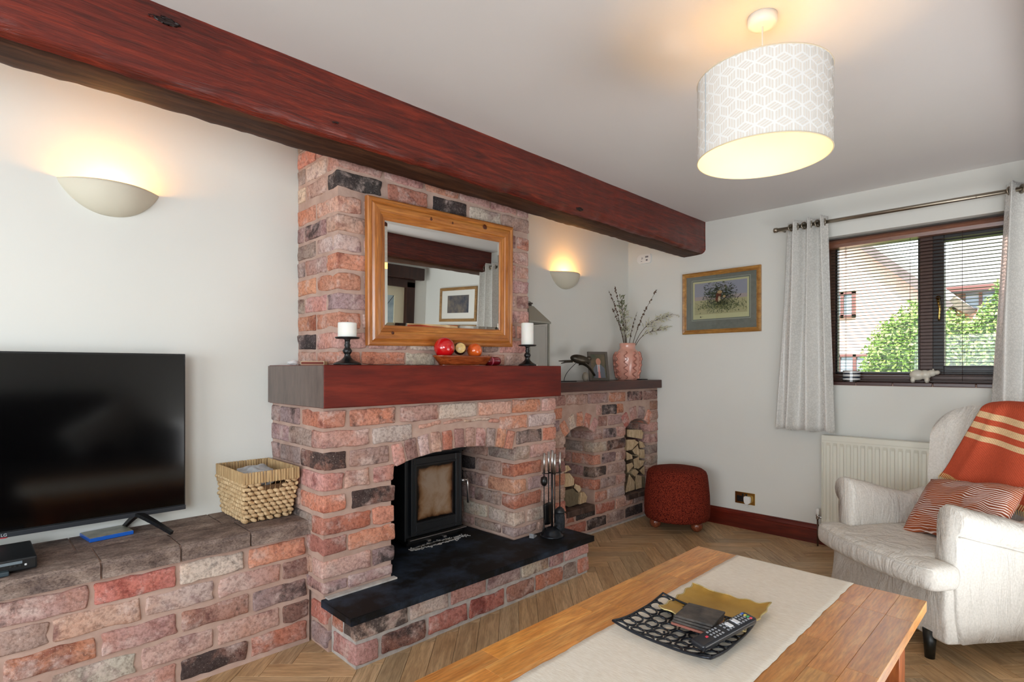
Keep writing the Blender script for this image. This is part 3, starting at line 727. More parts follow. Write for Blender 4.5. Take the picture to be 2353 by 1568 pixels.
for (p0, p1) in (((-1, -1), (1, -1)), ((1, -1), (1, 1)), ((1, 1), (-1, 1)), ((-1, 1), (-1, -1))):
    A = []; 
    for t, z in ((0, .004), (.8, .165)):
        hx, hy, cx, cy = bkrect(t); hx -= .007; hy -= .007
        for p in (p0, p1): A.append(bm.verts.new((cx + p[0] * hx, cy + p[1] * hy, z)))
    bm.faces.new((A[0], A[1], A[3], A[2]))
hx, hy, cx, cy = bkrect(0); add_box(bm, (cx, cy, .006), (hx * 2, hy * 2, .006))
frombm('lining', bm, base_mat('basket_inside', (92, 66, 40), .9), bk)
bm = bmesh.new(); bmesh.ops.create_icosphere(bm, subdivisions=5, radius=1)
for v in bm.verts:
    v.co = Vector((v.co.x * .088, v.co.y * .125, v.co.z * .045)) * (1 + .25 * noise.noise(v.co * 2.2)); v.co += noise.noise_vector(v.co * 26) * .012
o = frombm('crumpled_cloth', bm, speckled('pale_grey_cloth', (168, 172, 176), (196, 198, 200), 30, .9, .4, .002), None, (.950, 2.61, .728), smooth=True)
tag(o, 'crumpled pale grey cloth filling the woven basket', 'cloth')

# ================================================================== ON THE MANTEL
MZ = 1.2345
def candle_holder(x, y, k, label):
    t = thing('candle_holder', label, 'candle holder', (x, y, MZ), group='turned black candle holders on the mantel')
    h = .124
    prof = [(0, 0), (.061 * k, 0), (.061 * k, .006), (.050 * k, .012), (.030, .020), (.016, .034), (.012, .046), (.016, .052), (.021, .062), (.016, .072), (.011, .078), (.014, .088), (.011, .096), (.012, .112), (.020, h - .007), (0, h - .007)]
    lathe('stem', prof, M_black, t)
    lathe('drip_plate', [(0, h - .008), (.048, h - .008), (.054, h - .004), (.053, h), (.046, h - .002), (0, h - .002)], M_black, t)
    return t
candle_holder(1.222, 2.272, 1.0, 'black turned candle holder with short candle, left of the mirror on the mantel')
candle_holder(2.385, 2.272, .88, 'black turned candle holder with tall candle, right end of the mantel')
M_wax = base_mat('white_wax', (238, 236, 230), .5, spec=.4); M_wax.node_tree.nodes['Principled BSDF'].inputs['Subsurface Weight'].default_value = .2
def candle(x, y, r, h, label):
    t = thing('pillar_candle', label, 'candle', (x, y, MZ + .1225), group='white pillar candles on the mantel')
    lathe('wax', [(0, 0), (r * .97, 0), (r, .003), (r, h - .004), (r * .96, h), (r * .7, h - .004), (0, h - .006)], M_wax, t)
    tube('wick', [(0, 0, h - .008), (.001, 0, h + .004), (.003, 0, h + .008)], .0009, M_black, t, seg=5)
candle(1.222, 2.272, .041, .066, 'short wide white pillar candle on the left holder')
candle(2.385, 2.272, .037, .131, 'tall white pillar candle on the right holder')
bw = thing('wooden_bowl', 'shallow reddish wooden bowl holding balls on the mantel', 'bowl', (1.895, 2.275, MZ))
M_bowl = wood('glossy_red_wood', (122, 50, 20), (176, 92, 44), (150, 70, 32), along=0, stretch=7, scale=5, rough=.25, coat=.5, rings=8)
bo = grid('bowl_shell', 33, 9, lambda u, v: ((.148 + .042 * v + .0) * (lambda c, s: math.copysign(abs(c) ** .75, c))(math.cos(u * 2 * math.pi), 0), (.040 + .026 * v) * (lambda s: math.copysign(abs(s) ** .75, s))(math.sin(u * 2 * math.pi)), .004 + .046 * v ** .9), M_bowl, bw, thick=.006)
prism('bowl_base', [(.150 * math.copysign(abs(math.cos(a)) ** .75, math.cos(a)), .042 * math.copysign(abs(math.sin(a)) ** .75, math.sin(a))) for a in [2 * math.pi * k / 32 for k in range(32)]], 2, 0, .008, M_bowl, bw)
rb = thing('red_ball', 'glossy bright red ball at the left of the wooden bowl', 'ball', (1.768, 2.276, MZ + .0372), group='balls in the wooden bowl')
sphere('ball', .054, base_mat('red_gloss', (196, 14, 20), .12, coat=.8), rb, (0, 0, .054))
wbn = thing('wood_faced_ball', 'dark ball with a pale cut wooden face between the red and orange balls', 'ball', (1.872, 2.272, MZ + .0372), group='balls in the wooden bowl')
sphere('ball', .034, base_mat('dark_polished', (40, 18, 12), .2, coat=.6), wbn, (0, .006, .052))
lathe('cut_face', [(0, 0), (.026, 0), (.027, .003), (.024, .006), (0, .006)], wood('pale_end_wood', (206, 170, 104), (226, 196, 132), along=2, scale=6, stretch=3, rough=.35), wbn, (-.014, -.018, .054), 28, (math.radians(86), 0, math.radians(-38)))
ob = thing('orange_ball', 'speckled glossy orange ball at the right of the wooden bowl', 'ball', (1.975, 2.276, MZ + .0372), group='balls in the wooden bowl')
sphere('ball', .041, speckled('orange_gloss', (214, 84, 24), (228, 104, 40), 14, .15, 0, coat=.8), ob, (0, 0, .043))
bm = bmesh.new()
for k in range(26):
    a, b = random.uniform(0, 6.28), random.uniform(-1.2, 1.3); d = Vector((math.cos(a) * math.cos(b), math.sin(a) * math.cos(b), math.sin(b)))
    add_lathe(bm, [(0, 0), (.0016, 0), (.0016, .0006), (0, .0006)], 6, d * .0412 + Vector((0, 0, .043)))
o = frombm('speckles', bm, base_mat('speckle_black', (60, 26, 12), .3), ob); o['kind'] = 'stuff'
rc_ = thing('red_cylinder', 'small dark red lacquered cylinder lying behind the right end of the wooden bowl', 'ornament', (2.14, 2.315, MZ + .026), rot=(0, math.radians(90), 0))
lathe('cylinder', [(0, -.055), (.016, -.055), (.023, -.046), (.025, -.03), (.025, .03), (.023, .046), (.016, .055), (0, .055)], base_mat('crimson_lacquer', (124, 14, 32), .2, coat=.6), rc_)
lathe('band', [(.0252, -.018), (.026, -.016), (.026, -.010), (.0252, -.008)], base_mat('pink_band', (190, 90, 110), .3), rc_, cap=False)
mb = thing('matchbox', 'matchbox lying on the left end of the mantel by the wall', 'matchbox', (1.142, 2.46, MZ), math.radians(-42))
box('sleeve', (.014, 0, .009), (.105, .055, .017), base_mat('matchbox_card', (206, 186, 150), .7), mb, .001)
box('striker', (.014, -.0278, .009), (.10, .001, .012), base_mat('striker', (120, 62, 50), .9), mb)
ts = frombm('crumpled_tissue', (lambda b: (bmesh.ops.create_icosphere(b, subdivisions=3, radius=.02), [setattr(v, 'co', Vector((v.co.x * 1.3, v.co.y, v.co.z * .55)) + noise.noise_vector(v.co * 60) * .006) for v in b.verts], b)[2])(bmesh.new()), base_mat('tissue', (225, 226, 226), .9), None, (1.115, 2.60, MZ + .011), smooth=True)
tag(ts, 'crumpled scrap of white tissue beside the matchbox', 'tissue')

# ================================================================== MIRROR
mir = thing('wall_mirror', 'large rectangular mirror in a wide antique pine frame above the mantel', 'mirror', (1.837, 2.326, 1.689), rot=(math.radians(1.6), math.radians(-1.15), 0))
OW, OH, FW = .9625 / 2, .705 / 2, .100
mprof = [(0, .026), (0, .002), (.006, -.003), (.018, -.004), (.024, .001), (.034, -.006), (.050, -.008), (.066, -.004), (.071, .002), (.080, .003), (.086, .007), (.096, .009), (.100, .014), (.100, .026)]
def rail(name, k, mat):
    # k 0 bottom,1 right,2 top,3 left
    cs = [(-1, -1), (1, -1), (1, 1), (-1, 1)]; a, b = cs[k], cs[(k + 1) % 4]; vs = []; n = len(mprof)
    for c in (a, b):
        for wv, d in mprof: vs.append((c[0] * (OW - wv), d, c[1] * (OH - wv)))
    fs = [(i, (i + 1) % n, n + (i + 1) % n, n + i) for i in range(n)] + [tuple(range(n)), tuple(range(n, 2 * n))[::-1]]
    return mesh(name, vs, fs, mat, mir)
for k in range(4): rail('frame_rail', k, M_pine if k % 2 == 0 else M_pine_v)
M_mir = base_mat('mirror_silver', (235, 238, 236), .0, metal=1.0)
GW, GH = OW - FW + .002, OH - FW + .002; bv = .016
mesh('mirror_glass', [(-GW + bv, .012, -GH + bv), (GW - bv, .012, -GH + bv), (GW - bv, .012, GH - bv), (-GW + bv, .012, GH - bv)], [(0, 1, 2, 3)], M_mir, mir)
bvs = [(-GW + bv, .012, -GH + bv), (GW - bv, .012, -GH + bv), (GW - bv, .012, GH - bv), (-GW + bv, .012, GH - bv), (-GW, .0145, -GH), (GW, .0145, -GH), (GW, .0145, GH), (-GW, .0145, GH)]
mesh('bevelled_edge', bvs, [(4, 5, 1, 0), (5, 6, 2, 1), (6, 7, 3, 2), (7, 4, 0, 3)], M_mir, mir)
box('backing', (0, .022, 0), (2 * OW - .02, .006, 2 * OH - .02), base_mat('mirror_back', (90, 60, 40), .8), mir)
for kx, kz, r_ in ((.25, .315, .016), (-.12, .30, .009), (-.35, -.29, .008), (.02, .302, .007)):
    lathe('knot', [(0, 0), (r_, 0), (r_ * .9, .0012), (0, .0016)], base_mat('pine_knot', (84, 38, 16), .4), mir, (kx, -.0065, kz), 14, (math.radians(90), 0, 0))

# ================================================================== WALL LIGHTS
def sconce(x, z, label):
    t = thing('wall_light', label, 'wall light', (x, YB - .001, z), group='plaster half-bowl wall uplighters')
    M_pl = M_sconce
    def f(u, v):
        s = 2 * u - 1; r = max(0.0, 1 - abs(s) ** 2.2); b = v * math.pi / 2
        return (.172 * s, .004 - .110 * r * math.cos(b), -.118 * r ** .85 * math.sin(b))
    grid('bowl', 41, 17, f, M_pl, t, thick=.005)
    box('wall_plate', (0, -.006, -.035), (.16, .010, .05), M_white, t, .002)
    sphere('bulb', .016, M_bulb, t, (0, -.035, -.066), (1.3, 1, 1), 12)
    l = light('lamp', 'POINT', (x, YB - .066, z - .022), (0, 0, 0), 1.7, (1.0, .43, .10), shadow_soft_size=.02)
    return t
M_sconce = base_mat('cream_ceramic', (214, 208, 190), .6, spec=.3)
sconce(.437, 1.966, 'cream half-bowl wall uplighter, lit, above the television')
sconce(3.345, 1.958, 'cream half-bowl wall uplighter, lit, in the alcove above the shelf')

# ================================================================== SHELF OBJECTS
SZ = 1.1215
ln = thing('lantern', 'tall grey metal lantern half hidden behind the chimney breast', 'lantern', (2.800, 2.655, SZ))
M_lan = base_mat('grey_green_metal', (150, 148, 136), .5)
hw = .098
for sx in (-1, 1):
    for sy in (-1, 1): box('post', (sx * hw, sy * hw, .21), (.012, .012, .40), M_lan, ln, .001)
box('base', (0, 0, .008), (.22, .22, .016), M_lan, ln, .003)
box('top_rim', (0, 0, .414), (.222, .222, .014), M_lan, ln, .003)
bm = bmesh.new(); a = [bm.verts.new((sx * .108, sy * .108, .42)) for sx, sy in ((-1, -1), (1, -1), (1, 1), (-1, 1))]; b = [bm.verts.new((sx * .024, sy * .024, .53)) for sx, sy in ((-1, -1), (1, -1), (1, 1), (-1, 1))]
for k in range(4): bm.faces.new((a[k], a[(k + 1) % 4], b[(k + 1) % 4], b[k]))
bm.faces.new(b); frombm('roof', bm, M_lan, ln)
lathe('chimney_cap', [(.020, .53), (.020, .545), (.030, .546), (.028, .552), (0, .556)], base_mat('dark_cap', (70, 60, 54), .5), ln)
tube('handle_ring', [(.028 * math.cos(t), 0, .545 + .018 * math.sin(t)) for t in [k * math.pi * 2 / 20 for k in range(20)]], .003, M_lan, ln, closed=True)
for sx, sy, sz_ in ((0, -1, 0), (1, 0, 0), (-1, 0, 0)):
    mesh('glass_pane', [(sx * hw + (0 if sx else a_) , sy * hw + (0 if sy else a_), z_) for a_, z_ in ((-.09, .02), (.09, .02), (.09, .40), (-.09, .40))], [(0, 1, 2, 3)], M_glass, ln)
sphere('price_tag', .016, M_white, ln, (-.04, -.112, .10), (.8, .1, 1.5), 12)

bd = thing('bird_sculpture', 'small dark metal bird sculpture balanced on a curved wire', 'sculpture', (3.135, 2.60, SZ))
M_bird = speckled('dark_bronze', (46, 40, 34), (84, 76, 64), 18, .35, .3, .001, metal=.6)
R_ = Vector((.7096, -.7046, 0))   # direction used so the bird spreads along the shelf diagonal
prism('base', [(.09 * math.cos(a), .028 * math.sin(a) * (1 - .3 * math.cos(a))) for a in [2 * math.pi * k / 24 for k in range(24)]], 2, 0, .006, M_black, bd, rot=(0, 0, math.radians(-25)))
tube('wire', bez((-.02, 0, .004), (-.01, 0, .06), (.03, -.01, .09), (.075, -.035, .135), 14), .0022, M_black, bd)
def ell(name, c, s, rot, mat, par, taper=0):
    bm = bmesh.new(); bmesh.ops.create_uvsphere(bm, u_segments=18, v_segments=12, radius=1)
    for v in bm.verts:
        k = 1 - taper * (v.co.x * .5 + .5)
        v.co = Vector((v.co.x * s[0], v.co.y * s[1] * k, v.co.z * s[2] * k))
    return frombm(name, bm, mat, par, c, rot, smooth=True)
ell('body', (.11, -.05, .162), (.080, .034, .036), (0, math.radians(12), math.radians(-35)), M_bird, bd, .1)
ell('head', (.165, -.085, .170), (.022, .018, .018), (0, 0, math.radians(-35)), M_bird, bd)
grid('wing', 14, 8, lambda u, v: (.070 + .115 * u + .03 * v * (1 - u), -.040 - .075 * u - .016 * math.sin(v * 3.1), .175 - .120 * u * u - .055 * v * (1 - u * .7)), M_bird, bd, thick=.004)
for s_ in (-1, 1):
    tube('tail_feather', [(.055, -.02, .150), (.01, .012 + s_ * .004, .148 + s_ * .004), (-.03, .030 + s_ * .012, .142 + s_ * .009)], [.010, .006, .003], M_bird, bd)
ell('stone_foot', (.155, -.06, .035), (.026, .022, .036), (0, 0, 0), speckled('grey_pebble', (120, 112, 100), (150, 140, 126), 10, .8), bd)

pf = thing('photo_frame', 'small dark grey frame with a blurred photograph of a person in a grey suit', 'photo frame', (3.548, 2.600, SZ), rot=(math.radians(-11), 0, math.radians(-27)))
M_pfr = base_mat('grey_wood_frame', (92, 84, 76), .6)
fw, fh, t_ = .172, .232, .022
box('frame_side', (-fw / 2 + t_ / 2, 0, fh / 2), (t_, .014, fh), M_pfr, pf, .002); box('frame_side', (fw / 2 - t_ / 2, 0, fh / 2), (t_, .014, fh), M_pfr, pf, .002)
box('frame_side', (0, 0, t_ / 2), (fw - 2 * t_, .014, t_), M_pfr, pf, .002); box('frame_side', (0, 0, fh - t_ / 2), (fw - 2 * t_, .014, t_), M_pfr, pf, .002)
def flat(name, poly, mat, parent, y, loc=(0, 0, 0)):
    return mesh(name, [(x, y, z) for x, z in poly], [tuple(range(len(poly)))], mat, parent, loc)
def disc(cx, cz, rx, rz, n=20): return [(cx + rx * math.cos(2 * math.pi * k / n), cz + rz * math.sin(2 * math.pi * k / n)) for k in range(n)]
ph = flat('photograph', [(-.064, .022), (.064, .022), (.064, .21), (-.064, .21)], speckled('photo_background', (74, 84, 70), (120, 104, 84), 14, .25, 0), pf, -.001)
flat('photo_suit', [(-.045, .022), (.055, .022), (.052, .10), (.022, .128), (-.02, .128), (-.045, .10)], base_mat('photo_grey', (104, 108, 116), .3), ph, -.0018)
flat('photo_shirt', [(-.010, .07), (.012, .07), (.014, .128), (-.010, .128)], base_mat('photo_white', (206, 204, 204), .3), ph, -.0022)
flat('photo_tie', [(-.008, .022), (.014, .022), (.006, .12), (-.001, .12)], base_mat('photo_pink', (214, 140, 132), .3), ph, -.0026)
flat('photo_face', disc(.002, .152, .021, .028), base_mat('photo_skin', (196, 140, 118), .3), ph, -.0022)
box('easel_back', (0, .04, .09), (.05, .004, .18), M_pfr, pf, rot=(math.radians(22), 0, 0))

vs_ = thing('ruffled_vase', 'coral pink glazed vase with wavy vertical ruffles holding dried stems', 'vase', (3.968, 2.620, SZ))
M_vedge = base_mat('ruffle_edge_glaze', (150, 84, 66), .3, coat=.5)
M_vase = speckled('coral_glaze', (214, 152, 134), (230, 172, 154), 8, .22, .1, .001, coat=.6)
vprof = [(0, 0), (.078, 0), (.080, .006), (.094, .06), (.102, .12), (.106, .18), (.104, .205), (.090, .232), (.072, .252), (.064, .266), (.066, .285), (.068, .306), (.064, .308), (.060, .285), (.058, .26), (.05, .2), (0, .2)]
lathe('vessel', vprof, M_vase, vs_, seg=48)
def vr(z):
    p = [q for q in vprof[1:12]]
    for (r0, z0), (r1, z1) in zip(p, p[1:]):
        if z0 <= z <= z1: return r0 + (r1 - r0) * (z - z0) / (z1 - z0 + 1e-9)
    return .06
for k in range(9):
    a0 = 2 * math.pi * (k + .15) / 9
    def rf(u, v, a0=a0):
        z = .012 + .225 * u; a = a0 + .15 * math.sin(u * 2 * math.pi * 4.5) * (1 - .3 * u); r = vr(z) - .003 + .017 * v
        return (r * math.cos(a), r * math.sin(a), z)
    rg = grid('ruffle', 50, 3, rf, M_vase, vs_, thick=.0035)
    tube('ruffle_edge', [rf(i / 49, 1.08) for i in range(50)], .0022, M_vedge, rg, seg=5)
M_stem = base_mat('dry_stem_brown', (84, 66, 50), .8); M_bud = base_mat('pale_bud', (206, 204, 180), .7); M_leafg = base_mat('grey_green_bud', (128, 134, 104), .7); M_budb = base_mat('brown_bud', (96, 74, 58), .8)
RW = Vector((.7096, -.7046, 0)); FWD = Vector((.7046, .7096, 0))
def stem(label, tip, bend, nb, kind, seed, side=0):
    """tip: (right, up) offset from the vase mouth in metres"""
    rnd = random.Random(seed); t = thing('dried_stem', label, 'stem', (3.968, 2.620, SZ + .27), group='dried stems in the coral vase')
    P3 = Vector((0, 0, 0)) + RW * tip[0] + Vector((0, 0, tip[1])) + FWD * rnd.uniform(-.05, .02)
    if P3.y + 2.62 > YB - .03: P3.y = YB - .03 - 2.62
    if P3.x + 3.968 > XR - .03: P3.x = XR - .03 - 3.968
    pts = [Vector(p) for p in bez((0, 0, -.18), (RW.x * bend[0], RW.y * bend[0], bend[1]), (P3.x * .6 + RW.x * bend[0] * .3, P3.y * .6, P3.z * .7), tuple(P3), 22)]
    bm = bmesh.new(); add_tube(bm, pts, [.0032 - .0022 * i / 22 for i in range(23)], 5)
    bb = bmesh.new()
    def bud(p, r):
        q = bmesh.new(); bmesh.ops.create_icosphere(q, subdivisions=1, radius=r)
        for v in q.verts: v.co = Vector((v.co.x, v.co.y, v.co.z * 1.5)) + p
        me = bpy.data.meshes.new('b'); q.to_mesh(me); q.free(); bb.from_mesh(me); bpy.data.meshes.remove(me)
    for s in range(nb):
        f = rnd.uniform(.42, 1); i = int(f * 22); p = pts[i]; i0 = max(0, i - 1); d = (pts[i] - pts[i0]).normalized()
        if kind == 'brown': bud(p + Vector((rnd.uniform(-.008, .008), rnd.uniform(-.006, .006), rnd.uniform(-.006, .012))), rnd.uniform(.0035, .0055))
        else:
            e = p + RW * rnd.uniform(-.05, .05) + Vector((0, rnd.uniform(-.02, .01), rnd.uniform(-.03, .045))) + d * .03
            if e.y + 2.62 > YB - .02: e.y = YB - .02 - 2.62
            if e.x + 3.968 > XR - .02: e.x = XR - .02 - 3.968
            add_tube(bm, [p, (p + e) / 2 + Vector((0, 0, .006)), e], [.0012, .001, .0006], 4)
            for q in range(3): bud(p + (e - p) * rnd.uniform(.5, 1) + Vector((rnd.uniform(-.006, .006), rnd.uniform(-.006, .006), rnd.uniform(-.006, .006))), rnd.uniform(.0032, .0058))
    frombm('stalk', bm, M_stem, t, smooth=True)
    o = frombm('buds', bb, {'brown': M_budb, 'white': M_bud, 'green': M_leafg}[kind], t, smooth=True); o['kind'] = 'stuff'
stem('dark budded stem leaning furthest left in the coral vase', (-.165, .475), (-.03, .15), 34, 'brown', 1)
stem('tall dark budded stem, highest of the left-hand pair', (-.105, .520), (-.03, .2), 34, 'brown', 2)
stem('shorter dark stem bending left below the tall pair', (-.135, .33), (-.03, .1), 18, 'brown', 3)
stem('bushy greenish-white flowering stem, upright left of centre', (-.065, .39), (-.02, .15), 34, 'green', 4)
stem('thin white-budded stem just left of the vase centre', (-.030, .30), (-.01, .12), 26, 'white', 5)
stem('short drooping white-budded sprig low in the middle', (-.015, .16), (-.02, .16), 22, 'white', 6)
stem('thin bare dark twig just right of the vase centre', (.075, .30), (.01, .12), 14, 'brown', 7)
stem('tall dark budded stem leaning right towards the corner', (.240, .485), (.05, .15), 40, 'brown', 8)
stem('arching white-flowered stem reaching furthest right', (.385, .285), (.10, .28), 40, 'white', 9)
stem('low arching white-budded stem on the right below the long one', (.315, .160), (.09, .2), 30, 'white', 10)
cs = lathe('flat_disc', [(0, 0), (.045, 0), (.045, .005), (0, .006)], M_black, None, (4.165, 2.60, SZ), 24); tag(cs, 'thin flat black disc at the right end of the shelf', 'coaster')
sn = lathe('flat_disc', [(0, 0), (.03, 0), (.03, .004), (0, .005)], M_stone, None, (3.82, 2.52, SZ), 18); tag(sn, 'thin small grey pebble disc in front of the coral vase on the shelf', 'coaster')

# ================================================================== LOGS
M_bark = speckled('bark', (72, 56, 42), (112, 92, 70), 40, .95, .8, .004)
M_end = wood('split_log_end', (176, 144, 108), (232, 208, 174), (210, 182, 144), along=2, stretch=5, scale=9, rough=.8, bstr=.5, rings=8)
M_endg = wood('weathered_log_end', (98, 86, 66), (134, 120, 94), along=2, stretch=5, scale=8, rough=.9, bstr=.6, rings=8)
LA = [[(3.808, 0.729), (4.034, 0.706), (4.062, 0.679), (4.043, 0.624), (3.808, 0.665)], [(3.808, 0.645), (3.923, 0.635), (3.987, 0.604), (3.887, 0.553), (3.808, 0.552)],
 [(3.987, 0.619), (4.043, 0.603), (4.08, 0.562), (4.071, 0.552), (4.006, 0.556)], [(3.887, 0.548), (3.969, 0.585), (3.997, 0.522), (3.984, 0.498), (3.923, 0.514)],
 [(4.006, 0.548), (4.071, 0.540), (4.076, 0.461), (4.015, 0.469)], [(3.799, 0.548), (3.885, 0.512), (3.896, 0.480), (3.808, 0.476)],
 [(3.905, 0.475), (3.987, 0.487), (3.991, 0.421), (3.923, 0.394)], [(3.997, 0.457), (4.078, 0.445), (4.043, 0.404), (3.978, 0.385)],
 [(3.804, 0.444), (3.887, 0.451), (3.911, 0.42), (3.817, 0.373)], [(3.997, 0.369), (4.074, 0.402), (4.076, 0.330), (4.062, 0.322)],
 [(3.87, 0.381), (3.932, 0.393), (3.987, 0.36), (3.932, 0.327), (3.887, 0.354)], [(3.843, 0.364), (3.928, 0.287), (3.923, 0.220), (3.790, 0.217)],
 [(3.951, 0.345), (4.024, 0.325), (4.028, 0.220), (3.945, 0.217), (3.935, 0.297)], [(4.034, 0.318), (4.076, 0.313), (4.076, 0.220), (4.034, 0.217)]]
LAn = ['squared split log lying across the top of the right-hand log stack', 'dark round-backed log second from the top of the right stack', 'pale wedge log at upper right of the right stack', 'triangular split log in the upper middle of the right stack',
 'narrow upright-faced split log at the right side of the right stack', 'pale split log at the left edge, upper half of the right stack', 'split log with a diagonal top in the centre of the right stack', 'pale log wedged right of centre in the right stack',
 'pale split log at the left edge, middle of the right stack', 'pale triangular log at the right edge, lower half of the right stack', 'small five-sided log in the lower middle of the right stack', 'large pale triangular log at the bottom left of the right stack',
 'tall split log at the bottom centre of the right stack', 'greyish log at the bottom right of the right stack']
LB = [[(3.022, 0.529), (3.095, 0.523), (3.13, 0.487), (3.06, 0.475), (3.022, .478)], [(3.022, 0.472), (3.106, 0.467), (3.165, 0.416), (3.158, 0.368), (3.102, 0.366), (3.03, 0.372)],
 [(3.035, 0.350), (3.148, 0.352), (3.220, 0.289), (3.205, 0.222), (3.098, 0.217), (3.030, 0.255)], [(3.172, 0.379), (3.232, 0.354), (3.247, 0.325), (3.215, 0.305), (3.160, 0.350)],
 [(3.235, 0.306), (3.275, 0.306), (3.318, 0.263), (3.300, 0.220), (3.222, 0.217)]]
LBn = ['small dark barked log on top of the left-hand log pile', 'pale round split log in the upper part of the left-hand pile', 'large round grey-ended log at the bottom of the left-hand pile', 'small pale log behind the middle of the left-hand pile', 'pale split log at the bottom right of the left-hand pile']
for L, names, y0, gname, ext in ((LA, LAn, 2.525, 'firewood in the right-hand log recess', .20), (LB, LBn, 2.545, 'firewood in the left-hand log recess', .18)):
    for k, (poly, lab) in enumerate(zip(L, names)):
        cx = sum(p[0] for p in poly) / len(poly); cz = sum(p[1] for p in poly) / len(poly)
        t = thing('firewood_log', lab, 'log', (cx, y0, cz), group=gname)
        pp = []
        for (ax, az), (bx, bz) in zip(poly, poly[1:] + poly[:1]):
            for f in (0, .33, .66):
                x, z = ax + (bx - ax) * f - cx, az + (bz - az) * f - cz; q = 1 + .05 * noise.noise(Vector((x * 40, z * 40, k)))
                pp.append((x * .955 * q, z * .955 * q))
        grey = lab.startswith('large round') or lab.startswith('greyish')
        prism('log_body', pp, 1, .001, ext, M_bark if k % 3 != 1 else M_end, t)
        prism('cut_face', [(a * .985, b * .985) for a, b in pp], 1, -.004, .0008, M_endg if grey else M_end, t)
# ================================================================== STOVE
SX, SY = 1.912, 2.53
st = thing('wood_stove', 'dark cast-iron wood-burning stove with a brown-stained glass door, inside the arched opening', 'stove', (SX, SY, .2405))
SW, SH = .405, .485
box('body', (0, .118, .022 + SH / 2), (SW, .20, SH - .02), M_stove, st, .006)
box('top_plate', (0, .112, SH + .02), (SW + .02, .225, .016), M_stove, st, .005)
box('plinth', (0, .120, .012), (SW - .04, .18, .024), M_black, st, .002)
bm = bmesh.new()
gx0, gx1, gz0, gz1 = -.146, .130, .132, .440
dx0, dx1, dz0, dz1 = -.178, .176, .062, .488
for a, b in (((dx0, dz0), (gx0, dz1)), ((gx1, dz0), (dx1, dz1)), ((gx0, dz0), (gx1, gz0)), ((gx0, gz1), (gx1, dz1))):
    add_box(bm, ((a[0] + b[0]) / 2, .004, (a[1] + b[1]) / 2), (b[0] - a[0], .028, b[1] - a[1]), None, .003, 1)
door = frombm('door', bm, M_stove, st)
bm = bmesh.new()
for a, b in (((gx0 - .012, gz0 - .012), (gx0, gz1 + .012)), ((gx1, gz0 - .012), (gx1 + .012, gz1 + .012)), ((gx0, gz0 - .012), (gx1, gz0)), ((gx0, gz1), (gx1, gz1 + .012)), ((dx0, dz0 + .014), (dx1, dz0 + .020)), ((dx0 + .012, dz0 + .02), (dx0 + .017, dz1 - .01)), ((dx1 - .017, dz0 + .02), (dx1 - .012, dz1 - .01))):
    add_box(bm, ((a[0] + b[0]) / 2, -.011, (a[1] + b[1]) / 2), (b[0] - a[0], .006, b[1] - a[1]), None, .0015, 1)
frombm('door_moulding', bm, M_stove, door)
M_sg = base_mat('reflection_painted_glass', (96, 78, 62), .16, spec=.6)  # brown reflection painted into the glass colour, with sooty darker borders
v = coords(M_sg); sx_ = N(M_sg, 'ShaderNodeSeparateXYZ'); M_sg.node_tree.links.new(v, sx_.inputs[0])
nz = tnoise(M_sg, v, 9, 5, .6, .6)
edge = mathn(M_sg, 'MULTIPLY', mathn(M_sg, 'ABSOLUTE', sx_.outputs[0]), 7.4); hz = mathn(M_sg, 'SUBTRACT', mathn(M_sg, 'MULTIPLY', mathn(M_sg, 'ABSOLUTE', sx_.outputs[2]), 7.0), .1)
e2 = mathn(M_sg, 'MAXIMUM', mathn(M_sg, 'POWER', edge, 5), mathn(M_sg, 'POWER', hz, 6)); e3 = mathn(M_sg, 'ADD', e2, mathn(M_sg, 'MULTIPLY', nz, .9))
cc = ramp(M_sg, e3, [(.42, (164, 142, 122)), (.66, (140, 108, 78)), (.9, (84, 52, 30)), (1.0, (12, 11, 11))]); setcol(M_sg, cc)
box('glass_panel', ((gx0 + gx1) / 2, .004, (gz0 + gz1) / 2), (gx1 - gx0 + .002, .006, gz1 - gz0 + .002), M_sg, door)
hd = lathe('hinge_knob', [(0, 0), (.010, 0), (.012, .014), (.008, .024), (0, .026)], M_steel, door, (.172, -.010, .325), 16, (math.radians(90), 0, 0))
tube('handle', [(.200, -.030, .335), (.200, -.034, .30), (.202, -.034, .19)], .0062, M_steel, door)
tube('handle_arm', [(.172, -.028, .325), (.200, -.030, .328)], .005, M_steel, door)
box('ash_lip', (-.004, -.018, .050), (SW - .01, .030, .005), M_steel, st, .001)
box('lower_front', (0, .012, .036), (SW - .02, .02, .03), M_black, st, .002)
for x in (-.06, .05): box('air_slider', (x, -.006, .018), (.022, .018, .012), M_steel, st, .002)
bm = bmesh.new(); random.seed(3)
for k in range(1100):
    x = random.gauss(-.03, .11); y = random.gauss(-.030, .012) 
    if abs(x) > .2: continue
    add_box(bm, (x, y, .0012), (random.uniform(.002, .012), random.uniform(.002, .008), .0018), Euler((0, 0, random.uniform(0, 3))))
o = frombm('ash', bm, base_mat('pale_ash', (206, 204, 202), .95), None, (SX, SY, .2403)); tag(o, 'line of pale grey ash spilled on the slate in front of the stove', 'ash', kind='stuff')

